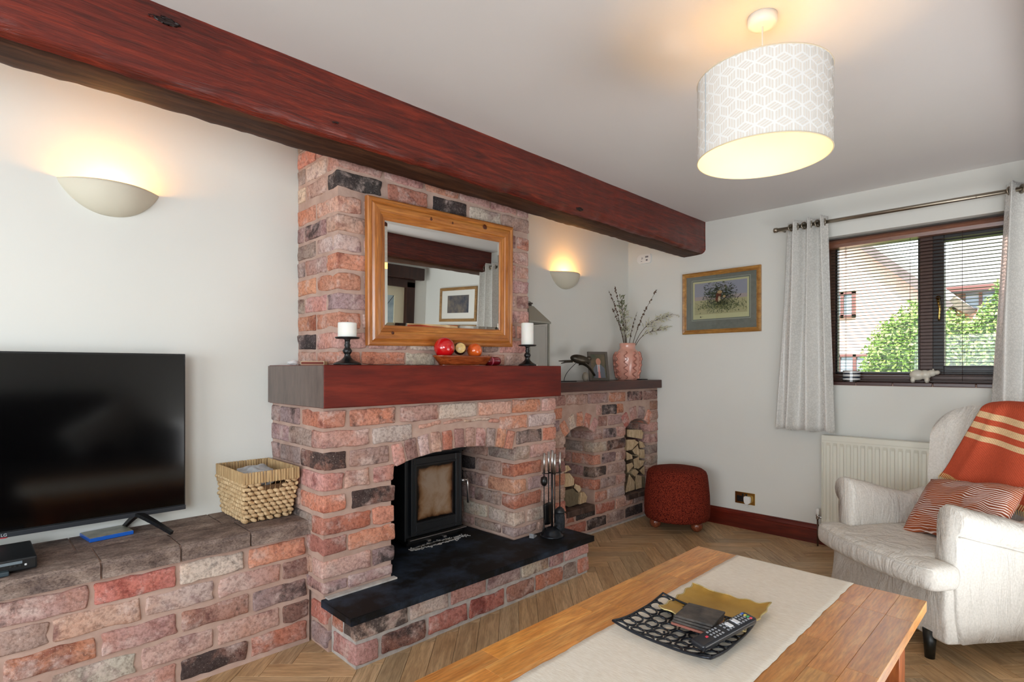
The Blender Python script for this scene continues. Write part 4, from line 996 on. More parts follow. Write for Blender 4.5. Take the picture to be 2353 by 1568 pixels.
# ================================================================== FIRE TOOLS
ft = thing('fire_tool_stand', 'black stand with domed base holding hearth tools', 'tool stand', (2.450, 2.135, .2405))
lathe('domed_base', [(0, 0), (.068, 0), (.070, .004), (.060, .010), (.056, .014), (.052, .030), (.040, .044), (.020, .052), (.008, .056), (0, .056)], base_mat('gunmetal', (34, 38, 44), .28, metal=.6), ft)
tube('pole', [(0, 0, .05), (0, 0, .38)], .0065, M_black, ft)
tube('central_grip', [(0, 0, .37), (0, 0, .500)], .008, M_steel, ft, seg=12)
AX = RW; AY = FWD
pos = [AX * -.048 + AY * -.02, AX * -.018 + AY * .04, AX * .012 + AY * -.045, AX * .046 + AY * .01]
for p in pos: tube('hook_arm', [(0, 0, .368), (p.x, p.y, .366), (p.x * 1.25, p.y * 1.25, .372)], .003, M_black, ft)
def tool(name, label, p, head, zb=.09):
    t = thing(name, label, 'hearth tool', (2.450 + p.x, 2.135 + p.y, .2405), group='hearth tools on the stand')
    tube('rod', [(0, 0, zb), (0, 0, .372)], .0033, M_black, t)
    tube('grip', [(0, 0, .370), (0, 0, .486)], .0072, M_steel, t, seg=12)
    head(t); return t
def h_tongs(t):
    lathe('scoop', [(.004, .352), (.018, .345), (.021, .318), (.014, .300), (0, .292)], M_black, t, seg=14)
    tube('poker_point', [(0, 0, .10), (-.004, -.002, .05), (-.018, -.008, .030), (-.026, -.012, .038)], .004, M_black, t)
    tube('poker_point', [(0, 0, .06), (.012, .006, .040), (.024, .008, .046)], .0035, M_black, t)
    tube('poker_point', [(0, 0, .06), (-.004, .012, .020), (.000, .018, .010)], .0035, M_black, t)
def h_shovel(t):
    grid('shovel_blade', 9, 9, lambda u, v: ((u - .5) * .078 * (1 - .25 * (1 - v)), -.012 * math.cos((u - .5) * 3) * 1 + .01, .055 + .12 * v + .012 * (1 - (2 * u - 1) ** 2) * (v)), M_black, t, thick=.003)
def h_poker(t): tube('hook', [(0, 0, .09), (0, 0, .07), (.01, .0, .062), (.02, 0, .07)], .004, M_black, t)
def h_brush(t):
    lathe('brush_cap', [(0, .168), (.010, .166), (.024, .155), (.030, .140), (.030, .132), (0, .132)], M_stove, t, seg=18)
    lathe('bristles', [(0, .134), (.026, .132), (.030, .10), (.029, .05), (.026, .030), (0, .032)], speckled('black_bristle', (18, 20, 24), (44, 48, 54), 60, .9, .8, .003), t, seg=22)
tool('fire_poker', 'black fire tool with a scoop head near its grip, front left on the stand', pos[0], h_tongs, .05)
tool('ash_shovel', 'black ash shovel hanging at the back of the tool stand', pos[1], h_shovel, .15)
tool('fire_hook', 'slim black hooked rod hanging at the front of the tool stand', pos[2], h_poker, .08)
tool('hearth_brush', 'round black hearth brush hanging at the right of the tool stand', pos[3], h_brush, .14)
wg = prism('metal_wedge', [(-.022, 0), (.03, 0), (.03, .006), (-.022, .026)], 1, -.014, .014, speckled('grey_cast', (120, 122, 126), (160, 160, 162), 20, .6), None, (2.350, 2.195, .2405), (0, 0, math.radians(20)), .001)
tag(wg, 'small grey metal wedge lying on the slate left of the fire tools', 'wedge')

# ================================================================== RIGHT WALL: picture, sensor, socket
def rw(name, label, cat, y, z, x=XR - .001, group=None): return thing(name, label, cat, (x, y, z), math.radians(-90), group)
M_gold = wood('gilt_frame', (150, 100, 46), (206, 156, 84), (182, 130, 64), along=0, stretch=5, scale=5, rough=.32, coat=.3)
def frame4(par, W_, H_, fw_, mat, prof):
    cs = [(-1, -1), (1, -1), (1, 1), (-1, 1)]
    for k in range(4):
        a, b = cs[k], cs[(k + 1) % 4]; vs = []; n = len(prof)
        for c in (a, b):
            for wv, d in prof: vs.append((c[0] * (W_ / 2 - wv * fw_), -d, c[1] * (H_ / 2 - wv * fw_)))
        fs = [(i, (i + 1) % n, n + (i + 1) % n, n + i) for i in range(n)] + [tuple(range(n)), tuple(range(n, 2 * n))[::-1]]
        mesh('frame_rail', vs, fs, mat, par)
pic = rw('framed_print', 'gilt framed wildlife print with a grey-green mount, on the wall beside the window', 'picture', 1.940, 1.744)
frame4(pic, .632, .496, .034, M_gold, [(0, 0), (0, .018), (.25, .024), (.6, .020), (.8, .012), (1, .010), (1, 0)])
mt_ = flat('mount', [(-.29, -.222), (.29, -.222), (.29, .222), (-.29, .222)], speckled('grey_green_mount', (132, 134, 124), (140, 142, 132), 40, .8, .05), pic, -.006)
flat('mount_line', [(-.238, -.142), (.238, -.142), (.238, .186), (-.238, .186)], base_mat('mount_line', (190, 192, 176), .8), pic, -.0066)
flat('mount_inner', [(-.234, -.138), (.234, -.138), (.234, .182), (-.234, .182)], base_mat('mount_inner', (132, 138, 126), .8), pic, -.0070)
flat('print_paper', [(-.226, -.130), (.226, -.130), (.226, .172), (-.226, .172)], base_mat('cream_paper', (216, 214, 168), .8), pic, -.0074)
M_sky = base_mat('print_sky', (170, 172, 184), .8); M_hz = base_mat('print_haze', (190, 176, 172), .8); M_grs = base_mat('print_grass', (196, 190, 146), .8)
flat('print_sky', [(-.212, .03), (.212, .03), (.212, .158), (-.212, .158)], M_sky, pic, -.0078)
flat('print_haze', [(-.212, .012), (.212, .012), (.212, .05), (-.212, .05)], M_hz, pic, -.0079)
flat('print_grass', [(-.212, -.094), (.212, -.094), (.212, .02), (-.212, .02)], M_grs, pic, -.0080)
random.seed(11); vs = []; fs = []; fm = []
def fleck(x, z, l, w_, a, mi, y):
    n = len(vs); ca, sa = math.cos(a), math.sin(a)
    for u, v_ in ((-l, 0), (0, -w_), (l, 0), (0, w_)): vs.append((max(-.211, min(.211, x + u * ca - v_ * sa)), y, max(-.093, min(.157, z + u * sa + v_ * ca))))
    fs.append((n, n + 1, n + 2, n + 3)); fm.append(mi)
for k in range(900):
    x = random.gauss(-.005, .068); z = random.gauss(.055, .045)
    if abs(x) > .16: continue
    fleck(x, z, random.uniform(.004, .016), random.uniform(.001, .004), random.uniform(-.6, .6) + x * 3, random.choice([0, 0, 1, 2]), -.0084 - k * 1e-7)
for k in range(700): fleck(random.gauss(0, .10), random.gauss(-.035, .022), random.uniform(.003, .010), random.uniform(.001, .003), random.uniform(.6, 2.4), random.choice([1, 1, 2, 3, 4]), -.0086 - k * 1e-7)
def blob(x, z, rx, rz, mi, y):
    n = len(vs)
    for q in disc(x, z, rx, rz, 12): vs.append((q[0], y, q[1]))
    fs.append(tuple(range(n, n + 12))); fm.append(mi)
blob(-.012, .052, .022, .020, 5, -.0089); blob(-.002, .075, .020, .013, 6, -.0090); blob(-.022, .02, .016, .022, 5, -.0089); blob(-.006, .018, .010, .026, 7, -.0090); blob(.034, .038, .012, .010, 6, -.0089)
for k in range(60): fleck(random.gauss(-.008, .014), random.gauss(.05, .02), .0022, .0012, random.uniform(0, 3), 0, -.0091)
for k in range(260): fleck(random.gauss(.01, .05), random.gauss(-.012, .014), random.uniform(.003, .012), .0014, random.uniform(.8, 2.2), random.choice([0, 1, 3]), -.0092)
cols = [(38, 48, 38), (62, 78, 50), (92, 104, 66), (150, 150, 92), (116, 124, 74), (120, 66, 46), (206, 176, 128), (224, 206, 170)]
mesh('print_bush', vs, fs, [base_mat('print_ink_%d' % i, c, .8) for i, c in enumerate(cols)], pic, fm=fm)
vs = []; fs = []; fm = []
for k in range(7): fleck(-.15 + random.uniform(-.012, .012), -.113 + random.uniform(-.006, .006), .006, .0012, random.uniform(0, 3), 0, -.0080)
for v_ in vs: pass
sg = [(a - 0, y, z - .0) for a, y, z in vs]
mesh('pencil_mark', [(x, -.0082, -.113 + (z + .093) * .3 + random.uniform(-.006, .006)) for x, y, z in sg], fs, M_black, pic)
box('glazing', (0, -.010, 0), (.575, .0015, .44), M_glass, pic)

sn = rw('wall_sensor', 'small white rounded sensor box on the wall under the beam end', 'sensor', 2.618, 2.172)
bm = bmesh.new()
add_prism(bm, [(.040 * math.cos(a) * 1.0 - .030 if math.cos(a) < 0 else .012 * math.cos(a) + .056, .040 * math.sin(a)) for a in [2 * math.pi * (k + .5) / 28 for k in range(28)]], 1, -.022, 0)
bmesh.ops.bevel(bm, geom=[e for e in bm.edges if all(abs(v.co.y + .022) < 1e-5 for v in e.verts)], offset=.005, segments=2, affect='EDGES')
frombm('housing', bm, M_white, sn)
for k, (x, z, w_, h_) in enumerate(((.030, .014, .030, .014), (.030, -.014, .018, .014), (-.018, .004, .004, .020), (-.010, .006, .004, .012), (-.022, -.020, .014, .004))): box('printed_mark', (x, -.0222, z), (w_, .0006, h_), base_mat('print_grey_%d' % k, (120, 118, 124), .7), sn)

so = rw('double_socket', 'polished brass double socket with a white plug in its right half', 'socket', 1.747, .230)
box('brass_plate', (0, -.003, 0), (.150, .006, .088), M_brass, so, .0015)
box('socket_insert', (-.036, -.0065, -.006), (.048, .003, .044), M_black, so, .001); box('switch', (-.014, -.008, .024), (.012, .004, .020), M_black, so, .001); box('switch', (.012, -.008, .024), (.012, .004, .020), M_black, so, .001)
for x in (-.048, -.024): box('pin_slot', (x, -.0083, -.012), (.007, .001, .003), M_brass, so)
pl = rw('plug', 'white electric plug pushed into the brass socket', 'plug', 1.747 - .026, .224, XR - .007)
prism('plug_body', [(-.022, .026), (.022, .026), (.026, .0), (.022, -.022), (.0, -.034), (-.018, -.026), (-.024, .0)], 1, -.034, -.002, M_white, pl, bevel=.004)
tube('plug_cable', [(0, -.02, -.028), (.0, -.03, -.042), (.006, -.034, -.050)], .004, M_white, pl)

# ================================================================== WINDOW
win = thing('window_1', 'x', 'x', (XR, .566, 1.12)); del win['label']; del win['category']; win['kind'] = 'structure'
M_fr = base_mat('brown_upvc', (92, 58, 44), .38); M_fd = M_winedge
def W(a, b, mat, name='window_frame', bev=.003, par=None): return box2(name, a, b, mat, par or win, bev, win.location)
xa, xb = XR + .115, XR + .185
W((xa, WY0, WZ0 + .008), (xb, WY1, WZ0 + .062), M_fr); W((xa, WY0, WZ1 - .055), (xb, WY1, WZ1), M_fr)
W((xa, WY0, WZ0 + .06), (xb, WY0 + .05, WZ1 - .05), M_fr); W((xa, WY1 - .05, WZ0 + .06), (xb, WY1, WZ1 - .05), M_fr)
W((xa, .610, WZ0 + .06), (xb, .680, WZ1 - .05), M_fr, 'mullion')
# dark gaskets and the opening sash on the right
for a, b in (((.680, WZ0 + .062), (.692, WZ1 - .055)), ((WY1 - .062, WZ0 + .062), (WY1 - .05, WZ1 - .055)), ((.680, WZ0 + .062), (WY1 - .05, WZ0 + .078)), ((.680, WZ1 - .07), (WY1 - .05, WZ1 - .055))): W((xa + .012, a[0], a[1]), (xb - .01, b[0], b[1]), M_fd, 'gasket', .001)
sash = box2('opening_sash', (xa - .015, .555, WZ0 + .062), (xb - .012, .612, WZ1 - .055), M_winedge, win, .003, win.location)
for a, b in (((WY0 + .05, WZ0 + .062), (.556, WZ0 + .115)), ((WY0 + .05, WZ1 - .11), (.556, WZ1 - .055)), ((WY0 + .05, WZ0 + .115), (WY0 + .095, WZ1 - .11))): W((xa - .015, a[0], a[1]), (xb - .012, b[0], b[1]), M_winedge, 'sash_rail')
W((xa + .03, .692, WZ0 + .078), (xa + .034, WY1 - .062, WZ1 - .07), M_glass, 'window_pane', 0); W((xa + .03, WY0 + .095, WZ0 + .115), (xa + .034, .555, WZ1 - .11), M_glass, 'window_pane', 0)
hx_, hy_, hz_ = xa - .016, .584, 1.66
lathe('handle_rose', [(0, 0), (.013, 0), (.014, .005), (.010, .012), (0, .014)], M_brass, win, (hx_ - win.location.x, hy_ - win.location.y, hz_ - win.location.z), 16, (0, math.radians(-90), 0))
tube('window_handle', [(hx_ - .014 - XR, 0 + hy_ - .566, hz_ - 1.12), (hx_ - .03 - XR, hy_ - .566 - .004, hz_ - 1.12 - .02), (hx_ - .034 - XR, hy_ - .566 - .012, hz_ - 1.12 - .07), (hx_ - .030 - XR, hy_ - .566 - .008, hz_ - 1.12 - .125), (hx_ - .032 - XR, hy_ - .566 - .008, hz_ - 1.12 - .145)], [.007, .0075, .007, .006, .005], M_brass, win, seg=10)
ys_ = [WY0 + (WY1 - WY0) * k / 6 for k in range(7)]
for a, b in zip(ys_, ys_[1:]): W((XR - .010, a + .002, WZ0 - .012), (xa, b - .002, WZ0 + .010), base_mat('sill_tile', (74, 44, 40), .3) if a == ys_[0] else bpy.data.materials['sill_tile'], 'sill_tile', .003)
W((XR - .004, WY0, WZ0 - .014), (xa, WY1, WZ0 + .004), M_mortar, 'sill_bed', 0)

# blind
bl = thing('venetian_blind', 'brown slatted venetian blind lowered over the window with its slats open', 'blind', (XR + .060, .566, 2.07))
M_hr = wood('blind_headrail', (116, 70, 50), (136, 86, 62), along=1, stretch=8, scale=3, rough=.35, coat=.2)
M_sl = base_mat('blind_slat', (66, 46, 40), .4)
prism('head_rail', [(-.026, -.022), (-.030, 0), (-.028, .018), (-.020, .028), (.026, .030), (.026, -.024)], 1, WY0 + .004 - .566, WY1 - .004 - .566, M_hr, bl)
smb = bmesh.new(); Lb = WY1 - WY0 - .016
vs = []
for (dx, dz) in ((-.0125, -.0008), (-.006, .0006), (0, .0012), (.006, .0006), (.0125, -.0008)):
    for y in (-Lb / 2, Lb / 2): vs.append((dx, y, dz)); 
for (dx, dz) in ((.0125, -.0016), (0, .0004), (-.0125, -.0016)):
    for y in (-Lb / 2, Lb / 2): vs.append((dx, y, dz))
fs = [(0, 2, 3, 1), (2, 4, 5, 3), (4, 6, 7, 5), (6, 8, 9, 7), (8, 10, 11, 9), (10, 12, 13, 11), (12, 14, 15, 13), (14, 0, 1, 15)]
sme = bpy.data.meshes.new('slat'); sme.from_pydata(vs, [], fs); sme.materials.append(M_sl)
z = 1.150; k = 0
while z < 2.040:
    link('slat', sme, bl, (0, 0, z - 2.07), (0, math.radians(4), 0)); z += .0212
box('bottom_rail', (0, 0, 1.138 - 2.07), (.024, Lb, .008), M_sl, bl, .002)
for y in (WY1 - .13, .72, .46, .10): tube('ladder_cord', [(-.0135, y - .566, 1.14 - 2.07), (-.0135, y - .566, -.02)], .0012, M_sl, bl, seg=5)
for y in (WY1 - .13, .10): tube('ladder_cord', [(.0135, y - .566, 1.14 - 2.07), (.0135, y - .566, -.02)], .0012, M_sl, bl, seg=5)

# on the sill
jr = thing('jar_candle', 'black and white striped jar candle at the left end of the window sill', 'candle', (XR + .058, 1.050, WZ0 + .0105))
JC = [(30, 26, 26), (226, 226, 224), (24, 34, 52), (226, 226, 224), (24, 34, 52), (226, 226, 224)]
r_ = .052; zz = [0, .012, .024, .036, .050, .060, .072]
for i, c in enumerate(JC): lathe('stripe', [(r_, zz[i]), (r_, zz[i + 1])], base_mat('jar_stripe_%d' % i, c, .15, coat=.5), jr, cap=False)
lathe('base', [(0, 0), (r_ - .001, 0), (r_ - .001, .004), (0, .004)], M_black, jr); lathe('wax', [(0, .058), (r_ - .003, .058), (r_ - .002, .06)], M_wax, jr)
lathe('glass_rim', [(r_, .0715), (r_, .076), (r_ - .003, .076), (r_ - .003, .06)], base_mat('amber_rim', (96, 50, 30), .15), jr, cap=False)
rh = thing('animal_figurine', 'small white ceramic hippo-like animal figurine on the window sill', 'figurine', (XR + .045, .652, WZ0 + .0105), math.radians(-90))
M_cer = base_mat('white_ceramic', (216, 210, 196), .3, coat=.4)
bm = bmesh.new()
def eb(c, s, rot=(0, 0, 0)):
    q = bmesh.new(); bmesh.ops.create_uvsphere(q, u_segments=18, v_segments=12, radius=1)
    Mx = Matrix.Translation(c) @ Euler(rot).to_matrix().to_4x4() @ Matrix.Diagonal((*s, 1))
    for v_ in q.verts: v_.co = Mx @ v_.co
    me = bpy.data.meshes.new('e'); q.to_mesh(me); q.free(); bm.from_mesh(me); bpy.data.meshes.remove(me)
eb((-.030, 0, .048), (.042, .026, .034)); eb((.008, 0, .050), (.034, .024, .030)); eb((.042, 0, .060), (.026, .020, .022), (0, -.2, 0)); eb((.068, 0, .064), (.018, .016, .014), (0, -.3, 0)); eb((.052, .014, .082), (.005, .003, .007)); eb((.052, -.014, .082), (.005, .003, .007))
for lx in (-.052, .020):
    for ly in (-.013, .013): eb((lx, ly, .018), (.013, .011, .020))
o = frombm('figure_body', bm, M_cer, rh, smooth=True); md = o.modifiers.new('r', 'REMESH'); md.mode = 'VOXEL'; md.voxel_size = .0022; md.use_smooth_shade = True
sm = o.modifiers.new('s', 'SMOOTH'); sm.iterations = 4

# curtain pole and curtains
cp = thing('curtain_pole', 'satin nickel curtain pole spanning the window', 'curtain pole', (4.135, .68, 2.206))
tube('rod', [(0, -.86, 0), (0, .795, 0)], .0125, M_nickel, cp, seg=16)
for y, s_ in ((.795, 1), (-.86, -1)): lathe('end_cap', [(0, 0), (.016, 0), (.018, .003), (.018, .020), (.016, .024), (0, .024)], M_nickel, cp, (0, y, 0), 20, (math.radians(-90 * s_), 0, 0))
tube('joint_ring', [(0, -.300, 0), (0, -.297, 0)], .0135, M_nickel, cp, seg=16)
for y in (.775, -.83): tube('bracket', [(0, y, 0), (.09, y, 0)], .007, M_nickel, cp); 
def curtain_mat():
    m = base_mat('leaf_damask_fabric', (222, 220, 214), .5, spec=.35); v = coords(m, 'UV', (11, 24, 1))
    vo = N(m, 'ShaderNodeTexVoronoi'); vo.inputs['Scale'].default_value = 3.2; vo.feature = 'DISTANCE_TO_EDGE'
    nn = N(m, 'ShaderNodeTexNoise'); nn.inputs['Scale'].default_value = 2.2; nn.inputs['Detail'].default_value = 3
    m.node_tree.links.new(v, nn.inputs['Vector']); mx = N(m, 'ShaderNodeMix', data_type='RGBA', blend_type='LINEAR_LIGHT'); mx.inputs[0].default_value = .35
    m.node_tree.links.new(v, mx.inputs[6]); m.node_tree.links.new(nn.outputs['Color'], mx.inputs[7]); m.node_tree.links.new(mx.outputs[2], vo.inputs['Vector'])
    setcol(m, ramp(m, vo.outputs['Distance'], [(.04, (216, 214, 209)), (.14, (228, 226, 221))]))
    b = m.node_tree.nodes['Principled BSDF']; b.inputs['Sheen Weight'].default_value = .3
    r = ramp(m, vo.outputs['Distance'], [(.05, (90, 90, 90)), (.16, (170, 170, 170))]); m.node_tree.links.new(r, b.inputs['Roughness'])
    return m
M_cur = curtain_mat()
def curtain(label, yt0, yt1, yb0, yb1, zt, zb, nf, amp, ph_):
    yc_ = (yb0 + yb1) / 2; t = thing('curtain', label, 'curtain', (4.135, yc_, zt), group='pale leaf-patterned eyelet curtains')
    def f(u, v):
        y = (yt0 + (yt1 - yt0) * u) * (1 - v) + (yb0 + (yb1 - yb0) * u) * v
        w_ = u + .012 * math.sin(v * 4 + u * 9)
        a = amp * (1 - .15 * v) * math.sin(w_ * nf * 2 * math.pi + ph_) + .006 * math.sin(u * 31 + v * 5) * v
        ysh = .010 * math.cos(w_ * nf * 2 * math.pi + ph_) * (1 - v * .4)
        return (a * .9 + .004 * noise.noise(Vector((u * 5, v * 4, ph_))), y + ysh - yc_, -(zt - zb) * v - .008 * math.cos(u * nf * 2 * math.pi) * v)
    grid('fabric', 110, 40, f, M_cur, t, thick=.0025)
    for k in range(nf * 2):
        u = (k + .5) / (nf * 2); y = yt0 + (yt1 - yt0) * u
        lathe('eyelet', [(.017, -.003), (.026, -.003), (.026, .003), (.017, .003), (.017, -.003)], M_nickel, t, (0, y - yc_, 2.206 - zt), 20, (math.radians(90), 0, math.radians(28 if k % 2 else -28)), cap=False)
curtain('short pale grey leaf-patterned curtain bunched left of the window', 1.405, 1.150, 1.485, 1.108, 2.250, .790, 3, .056, .6)
curtain('pale grey leaf-patterned curtain right of the window, behind the armchair', .262, -.03, .335, -.10, 2.250, .790, 3, .056, 2.2)

# radiator
rad = thing('radiator', 'white ribbed panel radiator under the window behind the armchair', 'radiator', (4.160, .640, .150))
M_rad = base_mat('radiator_enamel', (230, 228, 214), .35)
def ribf(u, v):
    y = (.5 - u) * 1.10; ph = (y / .0405) % 1
    d = 0 if ph < .30 else (1 if .42 < ph < .88 else ((ph - .30) / .12 if ph < .42 else 1 - (ph - .88) / .12))
    e = 1 if .05 < v < .93 else 0
    return (-.018 - .008 * (1 - d) * 0 + .007 * d * e, y, .010 + .60 * v)
grid('ribbed_panel', 541, 30, ribf, M_rad, rad, thick=.002, smooth=False)
box('back_panel', (.035, 0, .31), (.006, 1.08, .56), M_rad, rad); box('top_grille', (.010, 0, .613), (.062, 1.10, .008), M_rad, rad, .002)
for y in (-.55, .55): box('side_panel', (.010, y, .31), (.060, .004, .60), M_rad, rad, .001)
box('top_lip', (-.0185, 0, .597), (.006, 1.10, .030), M_rad, rad, .002)
vv = thing('radiator_valve', 'chrome radiator valve with a white cap at the left foot of the radiator', 'valve', (4.165, 1.222, .205))
lathe('cap', [(0, .012), (.011, .012), (.013, .016), (.012, .040), (.008, .052), (0, .054)], M_white, vv)
lathe('body', [(0, -.02), (.009, -.02), (.011, -.012), (.009, .0), (.012, .004), (.011, .012), (0, .012)], M_steel, vv)
tube('union', [(0, 0, -.004), (0, -.035, -.004)], .0085, M_steel, vv); tube('pipe', [(0, 0, -.015), (0, 0, -.204)], .0055, base_mat('copper_brown_pipe', (86, 62, 50), .4, metal=.5), vv)

# ================================================================== STOOL
stl = thing('footstool', 'round rust-red boucle footstool on wooden ball feet in the corner', 'stool', (3.893, 2.128, 0))
M_bou = base_mat('rust_boucle', (118, 44, 26), .95, spec=.1); v = coords(M_bou)
vo = N(M_bou, 'ShaderNodeTexVoronoi'); vo.inputs['Scale'].default_value = 170; M_bou.node_tree.links.new(v, vo.inputs['Vector'])
setcol(M_bou, ramp(M_bou, vo.outputs['Distance'], [(.1, (156, 68, 46)), (.45, (116, 42, 28)), (.8, (58, 18, 14))])); bump(M_bou, vo.outputs['Distance'], -.9, .004)
prof = [(0, .078), (.20, .078), (.232, .084), (.240, .098), (.243, .16), (.240, .26), (.230, .36), (.224, .41), (.214, .435), (.19, .452), (.12, .466), (0, .470)]
lathe('upholstery', prof, M_bou, stl, seg=64)
M_ball = wood('ball_foot_wood', (112, 50, 28), (156, 84, 54), along=2, stretch=5, scale=6, rough=.25, coat=.5)
for a in (132, 263, 17):
    sphere('ball_foot', .044, M_ball, stl, (.165 * math.cos(math.radians(a + 5)), .165 * math.sin(math.radians(a + 5)), .044))

# ================================================================== COFFEE TABLE
TX0, TX1, TY0, TY1, TZ = .30, 2.264, .335, 1.137, .450
tb = thing('coffee_table', 'large oak coffee table made of short staves, in the foreground', 'coffee table', ((TX0 + TX1) / 2, (TY0 + TY1) / 2, 0))
random.seed(21); nr = 11; rwid = (TY1 - TY0) / nr
box2('table_core', (TX0 + .004, TY0 + .004, TZ - .034), (TX1 - .004, TY1 - .004, TZ - .006), M_oak, tb, .002, tb.location)
for r in range(nr):
    x = TX1; y0 = TY0 + r * rwid
    first = True
    while x > TX0 + .01:
        l = random.uniform(.16, .5) if first else random.uniform(.28, .60); first = False
        a = max(TX0, x - l)
        if a - TX0 < .08: a = TX0
        ed = r in (0, nr - 1); zb = TZ - .034 if (ed or x == TX1 or a == TX0) else TZ - .014
        bm = bmesh.new(); add_box(bm, (0, 0, 0), (x - a - .0005, rwid - .0005, TZ - zb), None, .0006, 1)
        o = frombm('stave', bm, M_oak, tb, ((x + a) / 2 - tb.location.x, y0 + rwid / 2 - tb.location.y, (TZ + zb) / 2))
        t = random.random(); k = .74 + .28 * t
        tint = random.choice([(1, 1, 1), (1, .96, .92), (1, 1, 1.0), (.97, .93, .95), (1.0, .97, .84)])
        o.color = (k * tint[0], k * tint[1], k * tint[2] * .98, 1); x = a
for x in (TX1 - .14, TX0 + .06):
    for y in (TY0 + .05, TY1 - .13):
        box2('leg', (x, y, 0), (x + .085, y + .085, TZ - .034), M_oak_leg, tb, .003, tb.location)
for y in (TY0 + .07, TY1 - .09): box2('apron', (TX0 + .14, y, TZ - .12), (TX1 - .14, y + .022, TZ - .034), M_oak_leg, tb, .002, tb.location)
for x in (TX0 + .09, TX1 - .11): box2('apron', (x, TY0 + .13, TZ - .12), (x + .022, TY1 - .13, TZ - .034), M_oak_leg, tb, .002, tb.location)
# runner
M_run = base_mat('cream_runner', (222, 214, 200), .9, spec=.1); v = coords(M_run, 'Object', (60, 4, 60)); f_ = tnoise(M_run, v, 12, 4)
setcol(M_run, ramp(M_run, f_, [(.35, (224, 215, 200)), (.65, (242, 237, 226))])); bump(M_run, tnoise(M_run, coords(M_run, 'Object', (400, 90, 90)), 2, 3), .5, .0008)
ru = thing('table_runner', 'cream woven runner laid along the coffee table and over its end', 'table runner', (1.4, .757, TZ + .001))
def rf(u, v):
    s = .25 + u * 2.20; y = (v - .5) * .419 + .0025 * noise.noise(Vector((s * 6, v * 2, 0)))
    x = s; z = .0012 + .0010 * noise.noise(Vector((s * 5, v * 6, 3)))
    if x > TX1 - .002: z -= min(.004, x - TX1 + .002) ; 
    if x > TX1 + .004: z = -.003 - (x - TX1 - .004); x = TX1 + .004
    y += .004 * noise.noise(Vector((x * 22, v, 9))) * (1 if v in (0, 1) else 0)
    return (x - 1.4, y, z)
grid('cloth', 260, 24, rf, M_run, ru, thick=.0018)

# dish set
M_dk = base_mat('dark_enamel_metal', (30, 36, 46), .28, metal=.5, coat=.3)
ow = thing('openwork_dish', 'dark openwork metal dish with a lattice of oval holes on the runner', 'dish', (1.485, .790, TZ + .003))
def dishz(x, y): return .004 + 1.1 * max(0, abs(x) - .03) ** 2 + .9 * max(0, abs(y) - .03) ** 2 
random.seed(5); bm = bmesh.new()
DX_, DY_ = .140, .148
nxr, nyr = 7, 7
for i in range(nxr):
    for j in range(nyr):
        cx = -DX_ + (2 * DX_) * (i + .5 + (.25 if j % 2 else -.25)) / nxr; cy = -DY_ + 2 * DY_ * (j + .5) / nyr
        cx += random.uniform(-.003, .003); rx = random.uniform(.018, .023); ry = random.uniform(.0165, .022)
        pts = []
        for k in range(14):
            a = 2 * math.pi * k / 14; x = cx + rx * math.cos(a); y = cy + ry * math.sin(a)
            x = max(-DX_, min(DX_, x)); y = max(-DY_, min(DY_, y)); pts.append((x, y, dishz(x, y) + .003))
        add_tube(bm, pts, .0032, 5, closed=True)
frombm('lattice', bm, M_dk, ow, smooth=True)
ed = []
for (a, b) in (((-1, -1), (1, -1)), ((1, -1), (1, 1)), ((1, 1), (-1, 1)), ((-1, 1), (-1, -1))):
    for k in range(12):
        t = k / 12; x = (a[0] + (b[0] - a[0]) * t) * DX_; y = (a[1] + (b[1] - a[1]) * t) * DY_; ed.append((x, y, dishz(x, y) + .003))
tube('rim', ed, .0038, M_dk, ow, closed=True, seg=6)
for sx in (-1, 1):
    for sy in (-1, 1): sphere('foot', .004, M_dk, ow, (sx * .04, sy * .04, .002), seg=8)
gt = thing('gold_tray', 'square antique gold dish with a wavy rim, overlapping the dark openwork dish', 'tray', (1.652, .775, TZ + .014), math.radians(3))
M_gt = speckled('antique_gold', (176, 136, 56), (204, 164, 82), 7, .42, .15, .001, metal=.5)
def gf(u, v):
    x = 2 * u - 1; y = 2 * v - 1
    wob = .0022 * math.sin(12 * x + 1) * abs(y) ** 6 + .0022 * math.sin(11 * y) * abs(x) ** 6
    X = x * (.124 + .0035 * math.sin(14 * y + 2) * abs(x) ** 3); Y = y * (.125 + .0035 * math.sin(13 * x) * abs(y) ** 3)
    z = .003 + .011 * (abs(x) ** 3.2 + abs(y) ** 3.2) + wob
    return (X, Y, z)
grid('dish', 49, 49, gf, M_gt, gt, thick=.003)
ed = []
for (a, b) in (((0, 0), (1, 0)), ((1, 0), (1, 1)), ((1, 1), (0, 1)), ((0, 1), (0, 0))):
    for k in range(24): t = k / 24; ed.append(gf(a[0] + (b[0] - a[0]) * t, a[1] + (b[1] - a[1]) * t))
tube('rim', ed, .0026, base_mat('worn_gold_edge', (206, 188, 130), .35, metal=.7), gt, closed=True, seg=6)
M_cst = speckled('riven_slate_coaster', (46, 44, 44), (88, 80, 74), 22, .6, .9, .003)
for k in range(4):
    o = box('slate_coaster', (1.502 + (.002 * k), .757 - .002 * k, TZ + .0385 + .0078 * k), (.108, .108, .0065), base_mat('terracotta_edge', (150, 92, 78), .6) if k == 0 else M_cst, None, .0012, (math.radians(-1), 0, math.radians(2 + 1.5 * k)))
    tag(o, ['reddish coaster at the bottom of the coaster pile', 'dark slate coaster second from the bottom of the pile', 'dark slate coaster second from the top of the pile', 'square riven slate coaster on top of the pile'][k], 'coaster', 'square coasters piled in the dishes')
rmx, rmy = Vector((1.600, .648)), Vector((1.375, .690))
